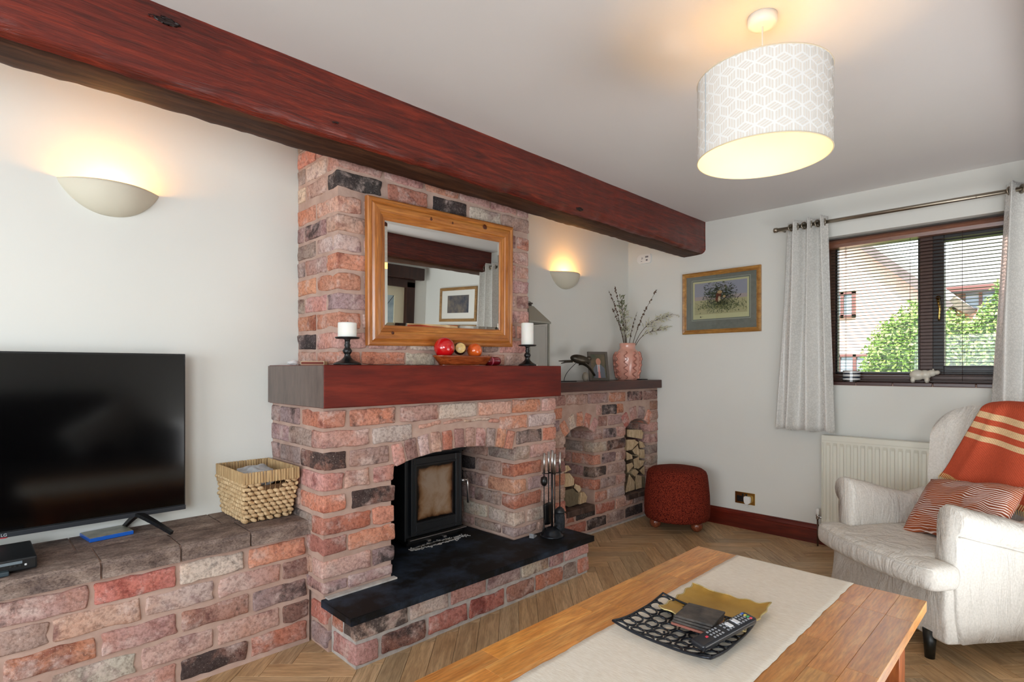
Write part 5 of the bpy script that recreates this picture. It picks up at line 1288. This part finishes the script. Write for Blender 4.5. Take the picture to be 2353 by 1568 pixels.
rm = thing('remote_control', 'black television remote with coloured buttons resting on the dishes', 'remote control', (1.484, .668, TZ + .043), rot=(math.radians(6), math.radians(-4), math.radians(-11)))
bm = bmesh.new(); add_box(bm, (0, 0, .008), (.236, .046, .020), None, .008, 4); frombm('body', bm, base_mat('remote_black', (22, 26, 34), .3, coat=.3), rm, smooth=True)
bm = bmesh.new()
for i in range(14):
    for j in range(3):
        if i in (4, 8): continue
        add_box(bm, (-.060 + i * .0115, -.012 + j * .012, .0185), (.0055, .0065, .002), None, .0006, 1)
o = frombm('buttons', bm, base_mat('button_grey', (150, 154, 160), .5), rm); o['kind'] = 'stuff'
for (x, y, c, nm) in ((-.078, .0, (220, 60, 80), 'power_button'), (.098, -.014, (224, 70, 90), 'red_button'), (.098, -.005, (70, 170, 110), 'green_button'), (.098, .004, (220, 200, 80), 'yellow_button'), (.098, .013, (80, 110, 190), 'blue_button')):
    box(nm, (x, y, .0188), (.008, .006, .003), base_mat(nm + '_plastic', c, .4), rm, .001)
for x in (.018, .048): box('rocker', (x, 0, .0192), (.014, .020, .003), base_mat('rocker_%d' % int(x * 1000), (220, 222, 226), .4), rm, .001)

# ================================================================== PENDANT LAMP
LX, LY = 1.895, .724
pn = thing('pendant_lamp', 'large white drum pendant lamp with geometric pattern hanging from the ceiling', 'pendant lamp', (LX, LY, ZC))
lathe('ceiling_rose', [(0, 0), (.046, 0), (.046, -.022), (.043, -.030), (.030, -.033), (0, -.033)], M_white, pn)
tube('cord', [(0, 0, -.03), (0, 0, -.26)], .0025, M_white, pn)
RS, ZB_, ZT_ = .206, 1.922 - ZC, 2.184 - ZC
M_sh = base_mat('lampshade_fabric', (240, 239, 236), .8, spec=.2)
b_ = M_sh.node_tree.nodes['Principled BSDF']; b_.inputs['Transmission Weight'].default_value = 0
M_shin = base_mat('lampshade_inner', (250, 232, 184), .6)
sd_ = lathe('shade', [(RS, ZB_), (RS, ZT_)], M_sh, pn, seg=96, cap=False)
lathe('shade_lining', [(RS - .002, ZB_), (RS - .002, ZT_)], M_shin, sd_, seg=96, cap=False)
for z in (ZB_, ZT_): tube('shade_ring', [(RS * math.cos(a), RS * math.sin(a), z) for a in [2 * math.pi * k / 96 for k in range(96)]], .0022, base_mat('ring_cream', (222, 206, 178), .6), sd_, closed=True, seg=6)
# tumbling-block stripe print wrapped on the drum
vs = []; fs = []
sc = .0315; hh = sc * math.sqrt(3)
def wrap(u, z): a = u / RS; return ((RS + .0005) * math.cos(a), (RS + .0005) * math.sin(a), z)
circ = 2 * math.pi * RS; ncol = int(round(circ / hh)); hx2 = circ / ncol
def para(c, e1, e2):
    n = len(vs); ns = 4
    for i in range(ns + 1):
        for s_ in (0, 1):
            u = c[0] + e1[0] * i / ns + e2[0] * s_; z = c[1] + e1[1] * i / ns + e2[1] * s_
            vs.append(wrap(u, max(ZB_ + .002, min(ZT_ - .002, z))))
    for i in range(ns): fs.append((n + 2 * i, n + 2 * i + 2, n + 2 * i + 3, n + 2 * i + 1))
row = 0; z0 = ZB_ - sc
while z0 < ZT_ + sc:
    for c_ in range(ncol):
        ux = (c_ + (row % 2) * .5) * hx2; C_ = (ux, z0)
        d = [(hx2 / 2, sc / 2), (0, sc), (-hx2 / 2, sc / 2), (-hx2 / 2, -sc / 2), (0, -sc), (hx2 / 2, -sc / 2)]
        for k in (0, 2, 4):
            a = d[k]; b = d[(k + 2) % 6]
            for q in range(3):   # three bars across each rhombus, alternating direction by face
                t0 = .10 + q * .29; wv = .20
                e1 = tuple(.80 * x for x in (a if k != 2 else b)); e2v = b if k != 2 else a
                st_ = (C_[0] + e2v[0] * t0 + (a if k != 2 else b)[0] * .10, C_[1] + e2v[1] * t0 + (a if k != 2 else b)[1] * .10)
                if ZB_ - .5 * sc < st_[1] + (e1[1] + e2v[1] * wv) / 2 < ZT_ + .5 * sc: para(st_, e1, tuple(x * wv for x in e2v))
    z0 += sc * 1.5; row += 1
M_pat = base_mat('shade_print_beige', (226, 219, 210), .8)
o = mesh('printed_pattern', vs, fs, M_pat, sd_, smooth=True); o['kind'] = 'stuff'
a_ = math.radians(146)
box('seam', ((RS + .001) * math.cos(a_), (RS + .001) * math.sin(a_), (ZB_ + ZT_) / 2), (.0012, .004, ZT_ - ZB_ - .004), base_mat('seam_grey', (188, 196, 202), .8), sd_, rot=(0, 0, a_))
lathe('lamp_holder', [(0, -.26), (.014, -.26), (.018, -.275), (.018, -.31), (.02, -.315), (0, -.315)], M_white, pn)
for k in range(3): tube('shade_spoke', [(0, 0, -.27), ((RS - .003) * math.cos(k * 2.094), (RS - .003) * math.sin(k * 2.094), ZT_ - .004)], .0016, M_white, pn, seg=5)
sphere('bulb', .030, emis('pendant_bulb', (255, 212, 156), 62), pn, (0, 0, -.340), (1, 1, 1.15), 20)
# ================================================================== ARMCHAIR
ch = thing('armchair', 'off-white slipcovered wing armchair with black legs in front of the radiator', 'armchair', (3.032, .631, 0), math.radians(-126.87))
M_lin = base_mat('offwhite_linen', (218, 214, 206), .9, spec=.15); v = coords(M_lin)
setcol(M_lin, ramp(M_lin, tnoise(M_lin, v, 120, 3), [(.3, (208, 204, 196)), (.7, (226, 222, 215))]))
wn = mathn(M_lin, 'ADD', tnoise(M_lin, coords(M_lin, 'Object', (7, 7, 2.5)), 1.4, 4, .6, 1.2), mathn(M_lin, 'MULTIPLY', tnoise(M_lin, v, 300, 2), .05)); bump(M_lin, wn, .8, .022)
def softbox(name, c, s, par, mat, bev=.03, cuts=3, amp=.004, f=6, fn=None, lv=1):
    bm = bmesh.new(); bmesh.ops.create_cube(bm, size=1.0, matrix=Matrix.Diagonal((*s, 1)))
    bmesh.ops.bevel(bm, geom=bm.edges[:], offset=bev, segments=3, affect='EDGES', profile=.5)
    bmesh.ops.subdivide_edges(bm, edges=[e for e in bm.edges if e.calc_length() > .06], cuts=cuts, use_grid_fill=True)
    for v_ in bm.verts:
        if fn: v_.co = Vector(fn(v_.co))
        v_.co += noise.noise_vector(v_.co * f + Vector(c) * 3) * amp
    o = frombm(name, bm, mat, par, c, smooth=True); return subsurf(o, lv) if lv else o
softbox('skirted_base', (0, .375, .205), (.655, .72, .235), ch, M_lin, .02, 5, .006, 5, lambda p: (p.x * (1 + .05 * (-p.z / .12) ** 1 * (1 if p.z < 0 else .3)), p.y * (1 + .02 * (-p.z / .12)), p.z))
def cush(p):
    x, y, z = p; f = (y < 0) * (-y / .33)
    b = 1 - min(1, (abs(x) / .36) ** 2.4)
    return (x * (1 if y > -.14 else 1.0), y - .045 * b * max(0, -y / .3) , z + .012 * b * (1 - (y / .33) ** 2) * (1 if z > 0 else 0) - .006 * max(0, -y / .3) ** 3 * (1 if z > 0 else -1) * .5)
softbox('seat_cushion', (0, .255, .365), (.475, .60, .115), ch, M_lin, .035, 4, .003, 7, cush)
softbox('cushion_front', (0, .015, .362), (.70, .150, .112), ch, M_lin, .040, 4, .003, 7, lambda p: (p.x, p.y - .055 * (1 - (p.x / .36) ** 2) * (1 if p.y < 0 else .5), p.z))
tube('cushion_piping', [(x, -.060 - .055 * (1 - (x / .36) ** 2) + .02 * abs(x / .34) ** 8, .402) for x in [-.335 + .67 * k / 30 for k in range(31)]], .0028, M_lin, ch)
def arm(sg):
    ny = 22; vs = []; n0 = None
    for j in range(ny + 1):
        y = .075 + .60 * j / ny; t = .655 - .26 * (y - .075) if y < .42 else .565 + .05 * (y - .42) / .25
        rl = .9 + .15 * math.cos(j * .5)
        sec = [(.236, .12), (.236, .25), (.236, .42), (.235, t - .10), (.238, t - .055), (.250, t - .022), (.274, t - .004), (.305, t), (.338, t - .010), (.360, t - .034), (.366, t - .066), (.358, t - .095), (.342, t - .114), (.334, t - .122), (.336, t - .150), (.333, t - .24), (.334, .28), (.342, .18), (.346, .095)]
        if n0 is None: n0 = len(sec)
        for (x, z) in sec:
            dn = noise.noise_vector(Vector((x * 10, y * 9, z * 9 + sg))) * .006
            vs.append((sg * (x + dn.x), y + dn.y * (.3 if j in (0, ny) else 1), z + dn.z * .5))
    fs = []
    for j in range(ny):
        for k in range(n0):
            a, b = j * n0 + k, j * n0 + (k + 1) % n0; fs.append((a, b, b + n0, a + n0))
    # rounded front: pull a smaller copy forward
    base = len(vs); cx = sum(v_[0] for v_ in vs[:n0]) / n0; cz = sum(v_[2] for v_ in vs[:n0]) / n0
    for k in range(n0): x, y, z = vs[k]; vs.append((cx + (x - cx) * .90, y - .016, cz + (z - cz) * .975))
    for k in range(n0): fs.append((base + k, base + (k + 1) % n0, (k + 1) % n0, k))
    fs.append(tuple(range(base, base + n0))); fs.append(tuple(range(ny * n0, ny * n0 + n0))[::-1])
    o = mesh('arm', vs, fs, M_lin, ch, smooth=True); bm = bmesh.new(); bm.from_mesh(o.data); bmesh.ops.recalc_face_normals(bm, faces=bm.faces); bm.to_mesh(o.data); bm.free()
    tube('arm_piping', [(sg * .337, .07 + .58 * k / 20, (.655 - .26 * min(.345, .58 * k / 20)) - .126) for k in range(21)], .0028, M_lin, o)
    return o
arm(1); arm(-1)
def backf(x, z):
    s = abs(x) / .36; w_ = max(0, min(1, (s - .52) / .48)); w_ = w_ * w_ * (3 - 2 * w_)
    return .545 + (z - .40) * .20 - .070 * w_ * min(1, max(0, (z - .45) / .2))
def bk_(u, v):
    s = 2 * u - 1; hwid = .268 + .050 * v; x = s * hwid
    zt = 1.035 - .018 * abs(s) ** 2 - .085 * abs(s) ** 7; z = .36 + (zt - .36) * v
    y = backf(x, z) + .035 * max(0, (v - .86) / .14) ** 2 - .012 * (1 - s * s) * math.sin(v * 3.14)
    return (x, y, z)
bo = grid('wing_back', 41, 31, bk_, M_lin, ch); md = bo.modifiers.new('s', 'SOLIDIFY'); md.thickness = .095; md.offset = -1.0; md.use_even_offset = False
bv_ = bo.modifiers.new('b', 'BEVEL'); bv_.width = .034; bv_.segments = 4; bv_.limit_method = 'ANGLE'
M_leg = base_mat('black_lacquered_leg', (14, 18, 16), .35)
for x in (-.25, .25):
    for y in (.02, .66): lathe('leg', [(0, 0), (.018, 0), (.026, .12), (0, .12)], M_leg, ch, (x, y, 0), 18)

# throw
tw = thing('throw_blanket', 'rust-orange wool throw with cream stripes draped over the back of the armchair', 'blanket', (3.032, .631, 0), math.radians(-126.87))
M_thr = base_mat('wool_throw', (200, 82, 52), .95, spec=.1)
uvn = N(M_thr, 'ShaderNodeTexCoord'); sp = N(M_thr, 'ShaderNodeSeparateXYZ'); M_thr.node_tree.links.new(uvn.outputs['UV'], sp.inputs[0])
rr = N(M_thr, 'ShaderNodeValToRGB'); rr.color_ramp.interpolation = 'CONSTANT'; e = rr.color_ramp.elements
RU, CR = lin((208, 96, 68)), lin((244, 214, 168))
stops = [(0, RU), (.520, CR), (.572, RU), (.628, CR), (.684, RU), (.738, CR), (.796, RU)]
while len(e) < len(stops): e.new(.5)
for i, (p_, c_) in enumerate(stops): e[i].position = p_; e[i].color = c_
M_thr.node_tree.links.new(sp.outputs[1], rr.inputs[0])
wv = N(M_thr, 'ShaderNodeTexWave'); wv.inputs['Scale'].default_value = 26; wv.inputs['Distortion'].default_value = 1.0; wv.bands_direction = 'DIAGONAL'; M_thr.node_tree.links.new(uvn.outputs['UV'], wv.inputs['Vector'])
col = mixc(M_thr, .35, rr.outputs[0], ramp(M_thr, wv.outputs['Fac'], [(.3, (214, 170, 150)), (.7, (255, 255, 255))]), 'MULTIPLY')
setcol(M_thr, mixc(M_thr, .4, col, ramp(M_thr, tnoise(M_thr, coords(M_thr), 160, 3), [(.3, (200, 190, 180)), (.7, (255, 255, 255))]), 'MULTIPLY')); bump(M_thr, wv.outputs['Fac'], .25, .001)
def thf(u, v):
    zt = 1.045
    x1 = .285 + .08 * min(1, v / .4); x0 = -.235 + .15 * min(1, v / .72)
    x = x0 + (x1 - x0) * u
    zb = .655 - .10 * u
    fold = .010 * math.sin(u * 13 + v * 2.0) * (1 - .4 * v) + .014 * math.exp(-((u - .18) / .05) ** 2) * (1 - v * .5)
    zt += .006 * math.sin(u * 6)
    ytop = backf(min(abs(x), .30) * (1 if x > 0 else -1), 1.0) + .05
    if v < .70: z = zb + (zt - .035 - zb) * (v / .70); y = backf(x, z) - .020 - fold
    elif v < .84:
        a = (v - .70) / .14 * math.pi; z = zt - .035 + .042 * math.sin(a); y0 = backf(x, zt - .035) - .020; y = y0 + .085 * (1 - math.cos(a)) - fold * max(0, math.cos(a))
    else: z = zt - .035 - .30 * (v - .84) / .16; y = backf(x, zt - .035) + .150
    return (x, y, z + .004 * noise.noise(Vector((u * 6, v * 6, 0))))
tb_ = grid('wool_cloth', 90, 120, thf, M_thr, tw, thick=.006)
L = tb_.data.uv_layers['UVMap']
for p in tb_.data.polygons:
    for li, vi in zip(p.loop_indices, p.vertices):
        co = tb_.data.vertices[vi].co; vv_ = (vi // 90) / 119
        s = (co.z - .60 + .17 * (co.x + .12)) / .52 if vv_ < .77 else .9
        L.data[li].uv = (co.x * 2, s)
bm = bmesh.new()
for k in range(60):
    u = k / 59; p = Vector(thf(u, 0)); q = Vector(thf(u, .045)); 
    add_tube(bm, [q + Vector((0, -.005, 0)), p + Vector((0, -.007, 0)), p + Vector((random.uniform(-.003, .003), -.004, -.022))], [.0022, .0022, .0014], 5)
o = frombm('blanket_stitching', bm, base_mat('cream_wool', (230, 196, 134), .9), tw); o['kind'] = 'stuff'

# patterned cushion
pw = thing('patterned_cushion', 'rust-brown cushion with wavy white stripes leaning in the armchair', 'cushion', (3.032, .631, 0), math.radians(-126.87))
M_pat2 = base_mat('wavy_stripe_fabric', (150, 76, 50), .85, spec=.15); v = coords(M_pat2, 'UV')
w1 = N(M_pat2, 'ShaderNodeTexWave'); w1.bands_direction = 'Y'; w1.inputs['Scale'].default_value = 10.0; w1.inputs['Distortion'].default_value = 7.5; w1.inputs['Detail'].default_value = 1.0; w1.inputs['Detail Scale'].default_value = .55
M_pat2.node_tree.links.new(v, w1.inputs['Vector'])
msk = tnoise(M_pat2, v, 2.6, 1)
c1 = ramp(M_pat2, w1.outputs['Fac'], [(.50, (134, 64, 40)), (.64, (206, 180, 168)), (.75, (226, 208, 200))])
c2 = ramp(M_pat2, w1.outputs['Fac'], [(.86, (158, 84, 52)), (.93, (226, 208, 200))])
setcol(M_pat2, mixc(M_pat2, mathn(M_pat2, 'MULTIPLY', mathn(M_pat2, 'SUBTRACT', msk, .47), 30, True), c2, c1)); bump(M_pat2, tnoise(M_pat2, coords(M_pat2), 240, 2), .3, .001)
Mx = Matrix.Translation((.085, .345, .570)) @ Euler((math.radians(-42), 0, 0)).to_matrix().to_4x4() @ Euler((0, math.radians(-9), 0)).to_matrix().to_4x4()
def pillow(mat, par, Mx, wx, wz, th, nm='pad'):
    for sd in (-1, 1):
        def f(u, v, sd=sd):
            s, t = 2 * u - 1, 2 * v - 1; e = max(0, (1 - abs(s) ** 2.6)) ** .5 * max(0, (1 - abs(t) ** 2.6)) ** .5
            pin = 1 - .09 * (1 - abs(s * t)) * (abs(s) ** 6 + abs(t) ** 6) * .8
            p = Vector((s * wx * pin, sd * th * e * (1 + .16 * noise.noise(Vector((s * 2.2, t * 2.2, sd)))), t * wz * pin + .012 * noise.noise(Vector((s * 3, t * 2, 4)))))
            return Mx @ p
        grid(nm, 33, 25, f, mat, par)
pillow(M_pat2, pw, Mx, .215, .160, .065, 'cushion_face')

# ================================================================== BEHIND THE CAMERA (seen in the mirror and the screen)
dr = thing('door_1', 'x', 'x', ((DX0 + DX1) / 2, YF - .06, 0)); del dr['label']; del dr['category']; dr['kind'] = 'structure'
M_door = base_mat('cream_door', (222, 214, 186), .5); M_dkw = wood('dark_brown_trim', (44, 22, 16), (70, 36, 26), along=2, stretch=8, scale=2, rough=.4)
cx = (DX0 + DX1) / 2
box2('door_leaf', (DX0 + .05, YF - .08, 0), (DX1 - .05, YF - .04, 1.0), M_door, dr, .002, dr.location)
for a, b in (((DX0 + .05, 1.0), (DX0 + .19, DZ - .04)), ((DX1 - .19, 1.0), (DX1 - .05, DZ - .04)), ((DX0 + .19, DZ - .16), (DX1 - .19, DZ - .04)), ((DX0 + .19, 1.0), (DX1 - .19, 1.06))): box2('door_stile', (a[0], YF - .08, a[1]), (b[0], YF - .04, b[1]), M_door, dr, .002, dr.location)
M_leadg = speckled('obscured_glass', (150, 172, 184), (196, 212, 218), 5, .15, .4, .004)
box2('leaded_glass', (DX0 + .19, YF - .064, 1.06), (DX1 - .19, YF - .056, DZ - .16), M_leadg, dr, 0, dr.location)
bm = bmesh.new(); gx0_, gx1_, gz0_, gz1_ = DX0 + .19 - dr.location.x, DX1 - .19 - dr.location.x, 1.06, DZ - .16; mx_ = (gx0_ + gx1_) / 2
for pts in ([(mx_, gz0_), (gx1_, 1.35), (mx_, 1.64), (gx0_, 1.35), (mx_, gz0_)], [(gx0_, gz1_), (mx_, 1.64), (gx1_, gz1_)], [(mx_, gz1_), (mx_, gz0_)], [(gx0_ + .05, gz0_), (mx_, 1.8), (gx1_ - .05, gz0_)]):
    add_tube(bm, [(x, .006, z) for x, z in pts], .003, 5)
frombm('lead_cames', bm, base_mat('lead', (70, 72, 76), .5, metal=.5), dr)
for a, b in (((DX0 - .07, 0), (DX0 + .05, DZ + .02)), ((DX1 - .05, 0), (DX1 + .07, DZ + .02)), ((DX0 - .07, DZ - .05), (DX1 + .07, DZ + .05))): box2('architrave', (a[0], YF - .10, a[1]), (b[0], YF + .018, b[1]), M_dkw, dr, .004, dr.location)
tag(box2('lintel_beam', (DX0 - .15, YF + .001, DZ + .05), (DX1 + .16, YF + .09, DZ + .20), M_dkw, None, .008), 'dark timber lintel over the door, seen in the mirror', 'beam')
def oakpic(z, lab, tones):
    t = thing('framed_picture', lab, 'picture', (XR - .001, -.51, z), math.radians(-90), 'oak framed pictures seen in the mirror')
    frame4(t, .69, .41, .034, wood('light_oak_frame_%d' % int(z * 10), (150, 112, 66), (186, 144, 92), along=0, stretch=6, scale=3, rough=.45), [(0, 0), (0, .018), (.5, .020), (1, .014), (1, 0)])
    flat('mount', [(-.32, -.18), (.32, -.18), (.32, .18), (-.32, .18)], base_mat('white_mount', (232, 230, 222), .8), t, -.006)
    flat('photograph', [(-.20, -.10), (.20, -.10), (.20, .11), (-.20, .11)], speckled('landscape_print_%d' % int(z * 10), tones[0], tones[1], 9, .7, 0), t, -.0066)
oakpic(1.825, 'oak framed small landscape with a wide white mount, upper of two seen in the mirror', ((58, 66, 82), (128, 116, 104)))
oakpic(1.375, 'oak framed landscape with white mount, lower of two seen in the mirror', ((80, 84, 96), (150, 140, 130)))
sf = thing('dark_sofa', 'dark leather sofa against the rear wall, reflected in the television screen', 'sofa', (.35, -.70, 0))
M_sof = base_mat('dark_leather', (34, 28, 27), .4)
softbox('sofa_seat', (0, .02, .30), (1.9, .86, .30), sf, M_sof, .05, 3, .004)
softbox('sofa_back', (-.1, -.32, .70), (1.5, .20, .62), sf, M_sof, .07, 3, .006)
for x in (-.98, .98): softbox('sofa_arm', (x, .0, .38), (.22, .90, .66), sf, M_sof, .07, 3, .004)
for x in (-.9, .9):
    for y in (-.36, .36): lathe('foot', [(0, 0), (.025, 0), (.03, .16), (0, .16)], M_leg, sf, (x, y, 0), 12)
pc = thing('white_cushion', 'white cushion on the dark sofa, reflected in the television screen', 'cushion', (.86, -.72, .68), rot=(0, 0, 0))
pillow(base_mat('white_cotton', (226, 226, 222), .9), pc, Euler((math.radians(-20), math.radians(-32), 0)).to_matrix().to_4x4(), .25, .15, .07, 'cushion_face')
M_wfr = base_mat('fill_frame_white', (225, 222, 214), .4)
def fill_light_frame(name, pts, ax, at):  # unseen frame added round a fill light on a solid wall, no opening
    bm = bmesh.new()
    (a0, z0), (a1, z1) = pts
    for (p, q, r, s) in ((a0 - .05, z0 - .05, a1 + .05, z0), (a0 - .05, z1, a1 + .05, z1 + .05), (a0 - .05, z0, a0, z1), (a1, z0, a1 + .05, z1)):
        c = [0, 0, (q + s) / 2]; d = [0, 0, s - q]; c[ax] = at; d[ax] = .06; c[1 - ax] = (p + r) / 2; d[1 - ax] = r - p; add_box(bm, c, d)
    o = frombm(name, bm, M_wfr); o['kind'] = 'structure'
fill_light_frame('left_fill_frame', ((-.42, .48), (1.82, 2.22)), 0, XL + .031)
fill_light_frame('rear_fill_frame', ((-1.92, .93), (-.38, 2.17)), 1, YF + .031)

# ================================================================== OUTSIDE THE WINDOW
M_grass = speckled('lawn', (96, 116, 66), (140, 150, 92), 2, .95, .3)
gr = box('ground_outside', (22, 4, -.45), (34, 50, .2), M_grass); gr['kind'] = 'structure'
def hbrick(name, c, mort):
    m = base_mat(name, c, .9, spec=.1); g = N(m, 'ShaderNodeNewGeometry'); s_ = N(m, 'ShaderNodeSeparateXYZ'); c_ = N(m, 'ShaderNodeCombineXYZ'); L_ = m.node_tree.links
    L_.new(g.outputs['Position'], s_.inputs[0]); L_.new(s_.outputs[1], c_.inputs[0]); L_.new(s_.outputs[2], c_.inputs[1])
    b = N(m, 'ShaderNodeTexBrick'); b.inputs['Scale'].default_value = 4.4; b.inputs['Color1'].default_value = lin(c); b.inputs['Color2'].default_value = lin(tuple(min(255, x * 1.1) for x in c)); b.inputs['Mortar'].default_value = lin(mort); b.inputs['Mortar Size'].default_value = .012
    L_.new(c_.outputs[0], b.inputs[0]); setcol(m, b.outputs[0]); return m
M_hb = hbrick('neighbour_brick', (214, 172, 160), (220, 206, 198)); M_tile = speckled('grey_roof_tiles', (128, 126, 130), (160, 156, 156), 6, .8, .5, .01); M_tile2 = speckled('dark_verge', (84, 74, 74), (104, 94, 94), 8, .8)
M_wf2 = base_mat('neighbour_window_frame', (96, 58, 52), .4); M_wg2 = base_mat('neighbour_window_glass', (120, 136, 146), .05, spec=.9)
h1 = thing('neighbour_house', 'pink-brick neighbouring house with a steep gable, seen through the left window pane', 'house', (11.0, 4.9, -.4))
RZ, RY_ = 5.72, 4.9
gp = [(1.62, 0), (8.2, 0), (8.2, 2.55 + .4), (RY_, RZ + .4), (1.62, 2.50 + .4)]
prism('gable_wall', [(y - 4.9, z) for y, z in gp], 0, 0, 7, M_hb, h1)
def verge(y0, z0, y1, z1, nm, par, th, x0=-.25, x1=7.2, mat=M_tile):
    dy, dz = y1 - y0, z1 - z0; l = math.hypot(dy, dz); ny, nz = -dz / l, dy / l
    if nz < 0: ny, nz = -ny, -nz
    return prism(nm, [(y0, z0), (y1, z1), (y1 + ny * th, z1 + nz * th), (y0 + ny * th, z0 + nz * th)], 0, x0, x1, mat, par)
verge(1.35 - 4.9, 2.22 + .4, 0, RZ + .4, 'roof_slope', h1, .14); verge(8.5 - 4.9, 2.22 + .4, 0, RZ + .4, 'roof_slope', h1, .14)
verge(1.35 - 4.9, 2.10 + .4, 0, RZ + .30, 'barge_board', h1, .13, -.28, -.2, M_tile2); verge(8.5 - 4.9, 2.10 + .4, 0, RZ + .30, 'barge_board', h1, .13, -.28, -.2, M_tile2)
def hwin(par, y0, y1, z0, z1, x=0):
    L0 = par.location; f = thing_child('window', par)
    t = .05
    for (a, b, c, d) in ((y0, z0, y1, z0 + t), (y0, z1 - t, y1, z1), (y0, z0, y0 + t, z1), (y1 - t, z0, y1, z1), ((y0 + y1) / 2 - t / 2, z0, (y0 + y1) / 2 + t / 2, z1)):
        add_box(f, (-.03 + x, (a + c) / 2 - L0.y, (b + d) / 2 - L0.z), (.08, c - a, d - b))
    o = frombm('window', f, M_wf2, par)
    box('pane', (x - .008, (y0 + y1) / 2 - L0.y, (z0 + z1) / 2 - L0.z), (.03, y1 - y0 - .06, z1 - z0 - .06), M_wg2, o)
def thing_child(n, p): return bmesh.new()
hwin(h1, 2.62, 3.02, 2.10, 2.56); hwin(h1, 2.36, 2.90, .62, 1.46); hwin(h1, 5.2, 6.2, 2.0, 2.9)
h2 = thing('neighbour_house', 'neighbouring house with a wide grey tiled roof, seen through the right window pane', 'house', (13.6, -1.25, -.4))
box('front_wall', (2.5, 0, 1.62), (5, 5.6, 3.24), M_hb, h2)
prism('tiled_roof', [(-.35, 3.14), (2.5, 5.1), (5.35, 3.14), (5.35, 3.04), (-.35, 3.04)], 1, -3.0, 3.0, M_tile, h2)
box('gutter', (-.38, 0, 3.10), (.10, 6.0, .09), M_wf2, h2)
hwin(h2, .92, 1.46, 2.30, 2.80); hwin(h2, -.6, .2, 2.30, 2.80); box('porch_roof', (-.5, 1.9, 2.62), (1.0, 1.0, .10), M_tile, h2)
M_lf = base_mat('hedge_leaf', (96, 128, 54), .6); M_lf2 = base_mat('hedge_leaf_pale', (150, 172, 96), .6); M_lfd = base_mat('hedge_core', (52, 74, 34), .9)
def bush(label, c, s, n, seed):
    t = thing('leafy_bush', label, 'bush', (c[0], c[1], -.35)); rnd = random.Random(seed); vs = []; fs = []; fm = []
    for k in range(n):
        d = Vector((rnd.gauss(0, 1), rnd.gauss(0, 1), rnd.gauss(0, 1))).normalized(); r = 1 + .22 * noise.noise(d * 2.4 + Vector((seed, 0, 0))) + rnd.uniform(-.16, .06)
        p = Vector((d.x * s[0], d.y * s[1], d.z * s[2])) * r + Vector((0, 0, c[2] + .35))
        if p.z < .02: continue
        a = Vector((rnd.gauss(0, 1), rnd.gauss(0, 1), rnd.gauss(0, 1))).normalized(); b = a.cross(Vector((rnd.gauss(0, 1), rnd.gauss(0, 1), rnd.gauss(0, 1)))).normalized(); l = rnd.uniform(.018, .034)
        n0 = len(vs); vs += [p - a * l, p + b * l * .5, p + a * l, p - b * l * .5]; fs.append((n0, n0 + 1, n0 + 2, n0 + 3)); fm.append(0 if rnd.random() < .6 else 1)
    o = mesh('foliage', vs, fs, [M_lf, M_lf2], t, fm=fm); o['kind'] = 'stuff'
    bm = bmesh.new(); bmesh.ops.create_icosphere(bm, subdivisions=3, radius=1)
    for v_ in bm.verts: d = v_.co.copy(); v_.co = Vector((d.x * s[0], d.y * s[1], d.z * s[2])) * (.86 + .22 * noise.noise(d * 2.4 + Vector((seed, 0, 0)))) + Vector((0, 0, c[2] + .35))
    frombm('inner_mass', bm, M_lfd, t, smooth=True)
    tube('trunk', [(0, 0, 0), (0, 0, c[2])], .05, M_bark, t)
bush('rounded green bush outside, low in the left window pane', (8.5, 1.30, 1.22), (.6, .62, .78), 9000, 1)
bush('tall green bush outside, filling the lower right window pane', (8.3, .45, 1.15), (.55, .50, .88), 9000, 2)
bush('taller green bush outside at the right edge of the window', (8.6, -.30, 1.5), (.6, .62, 1.0), 7000, 3)
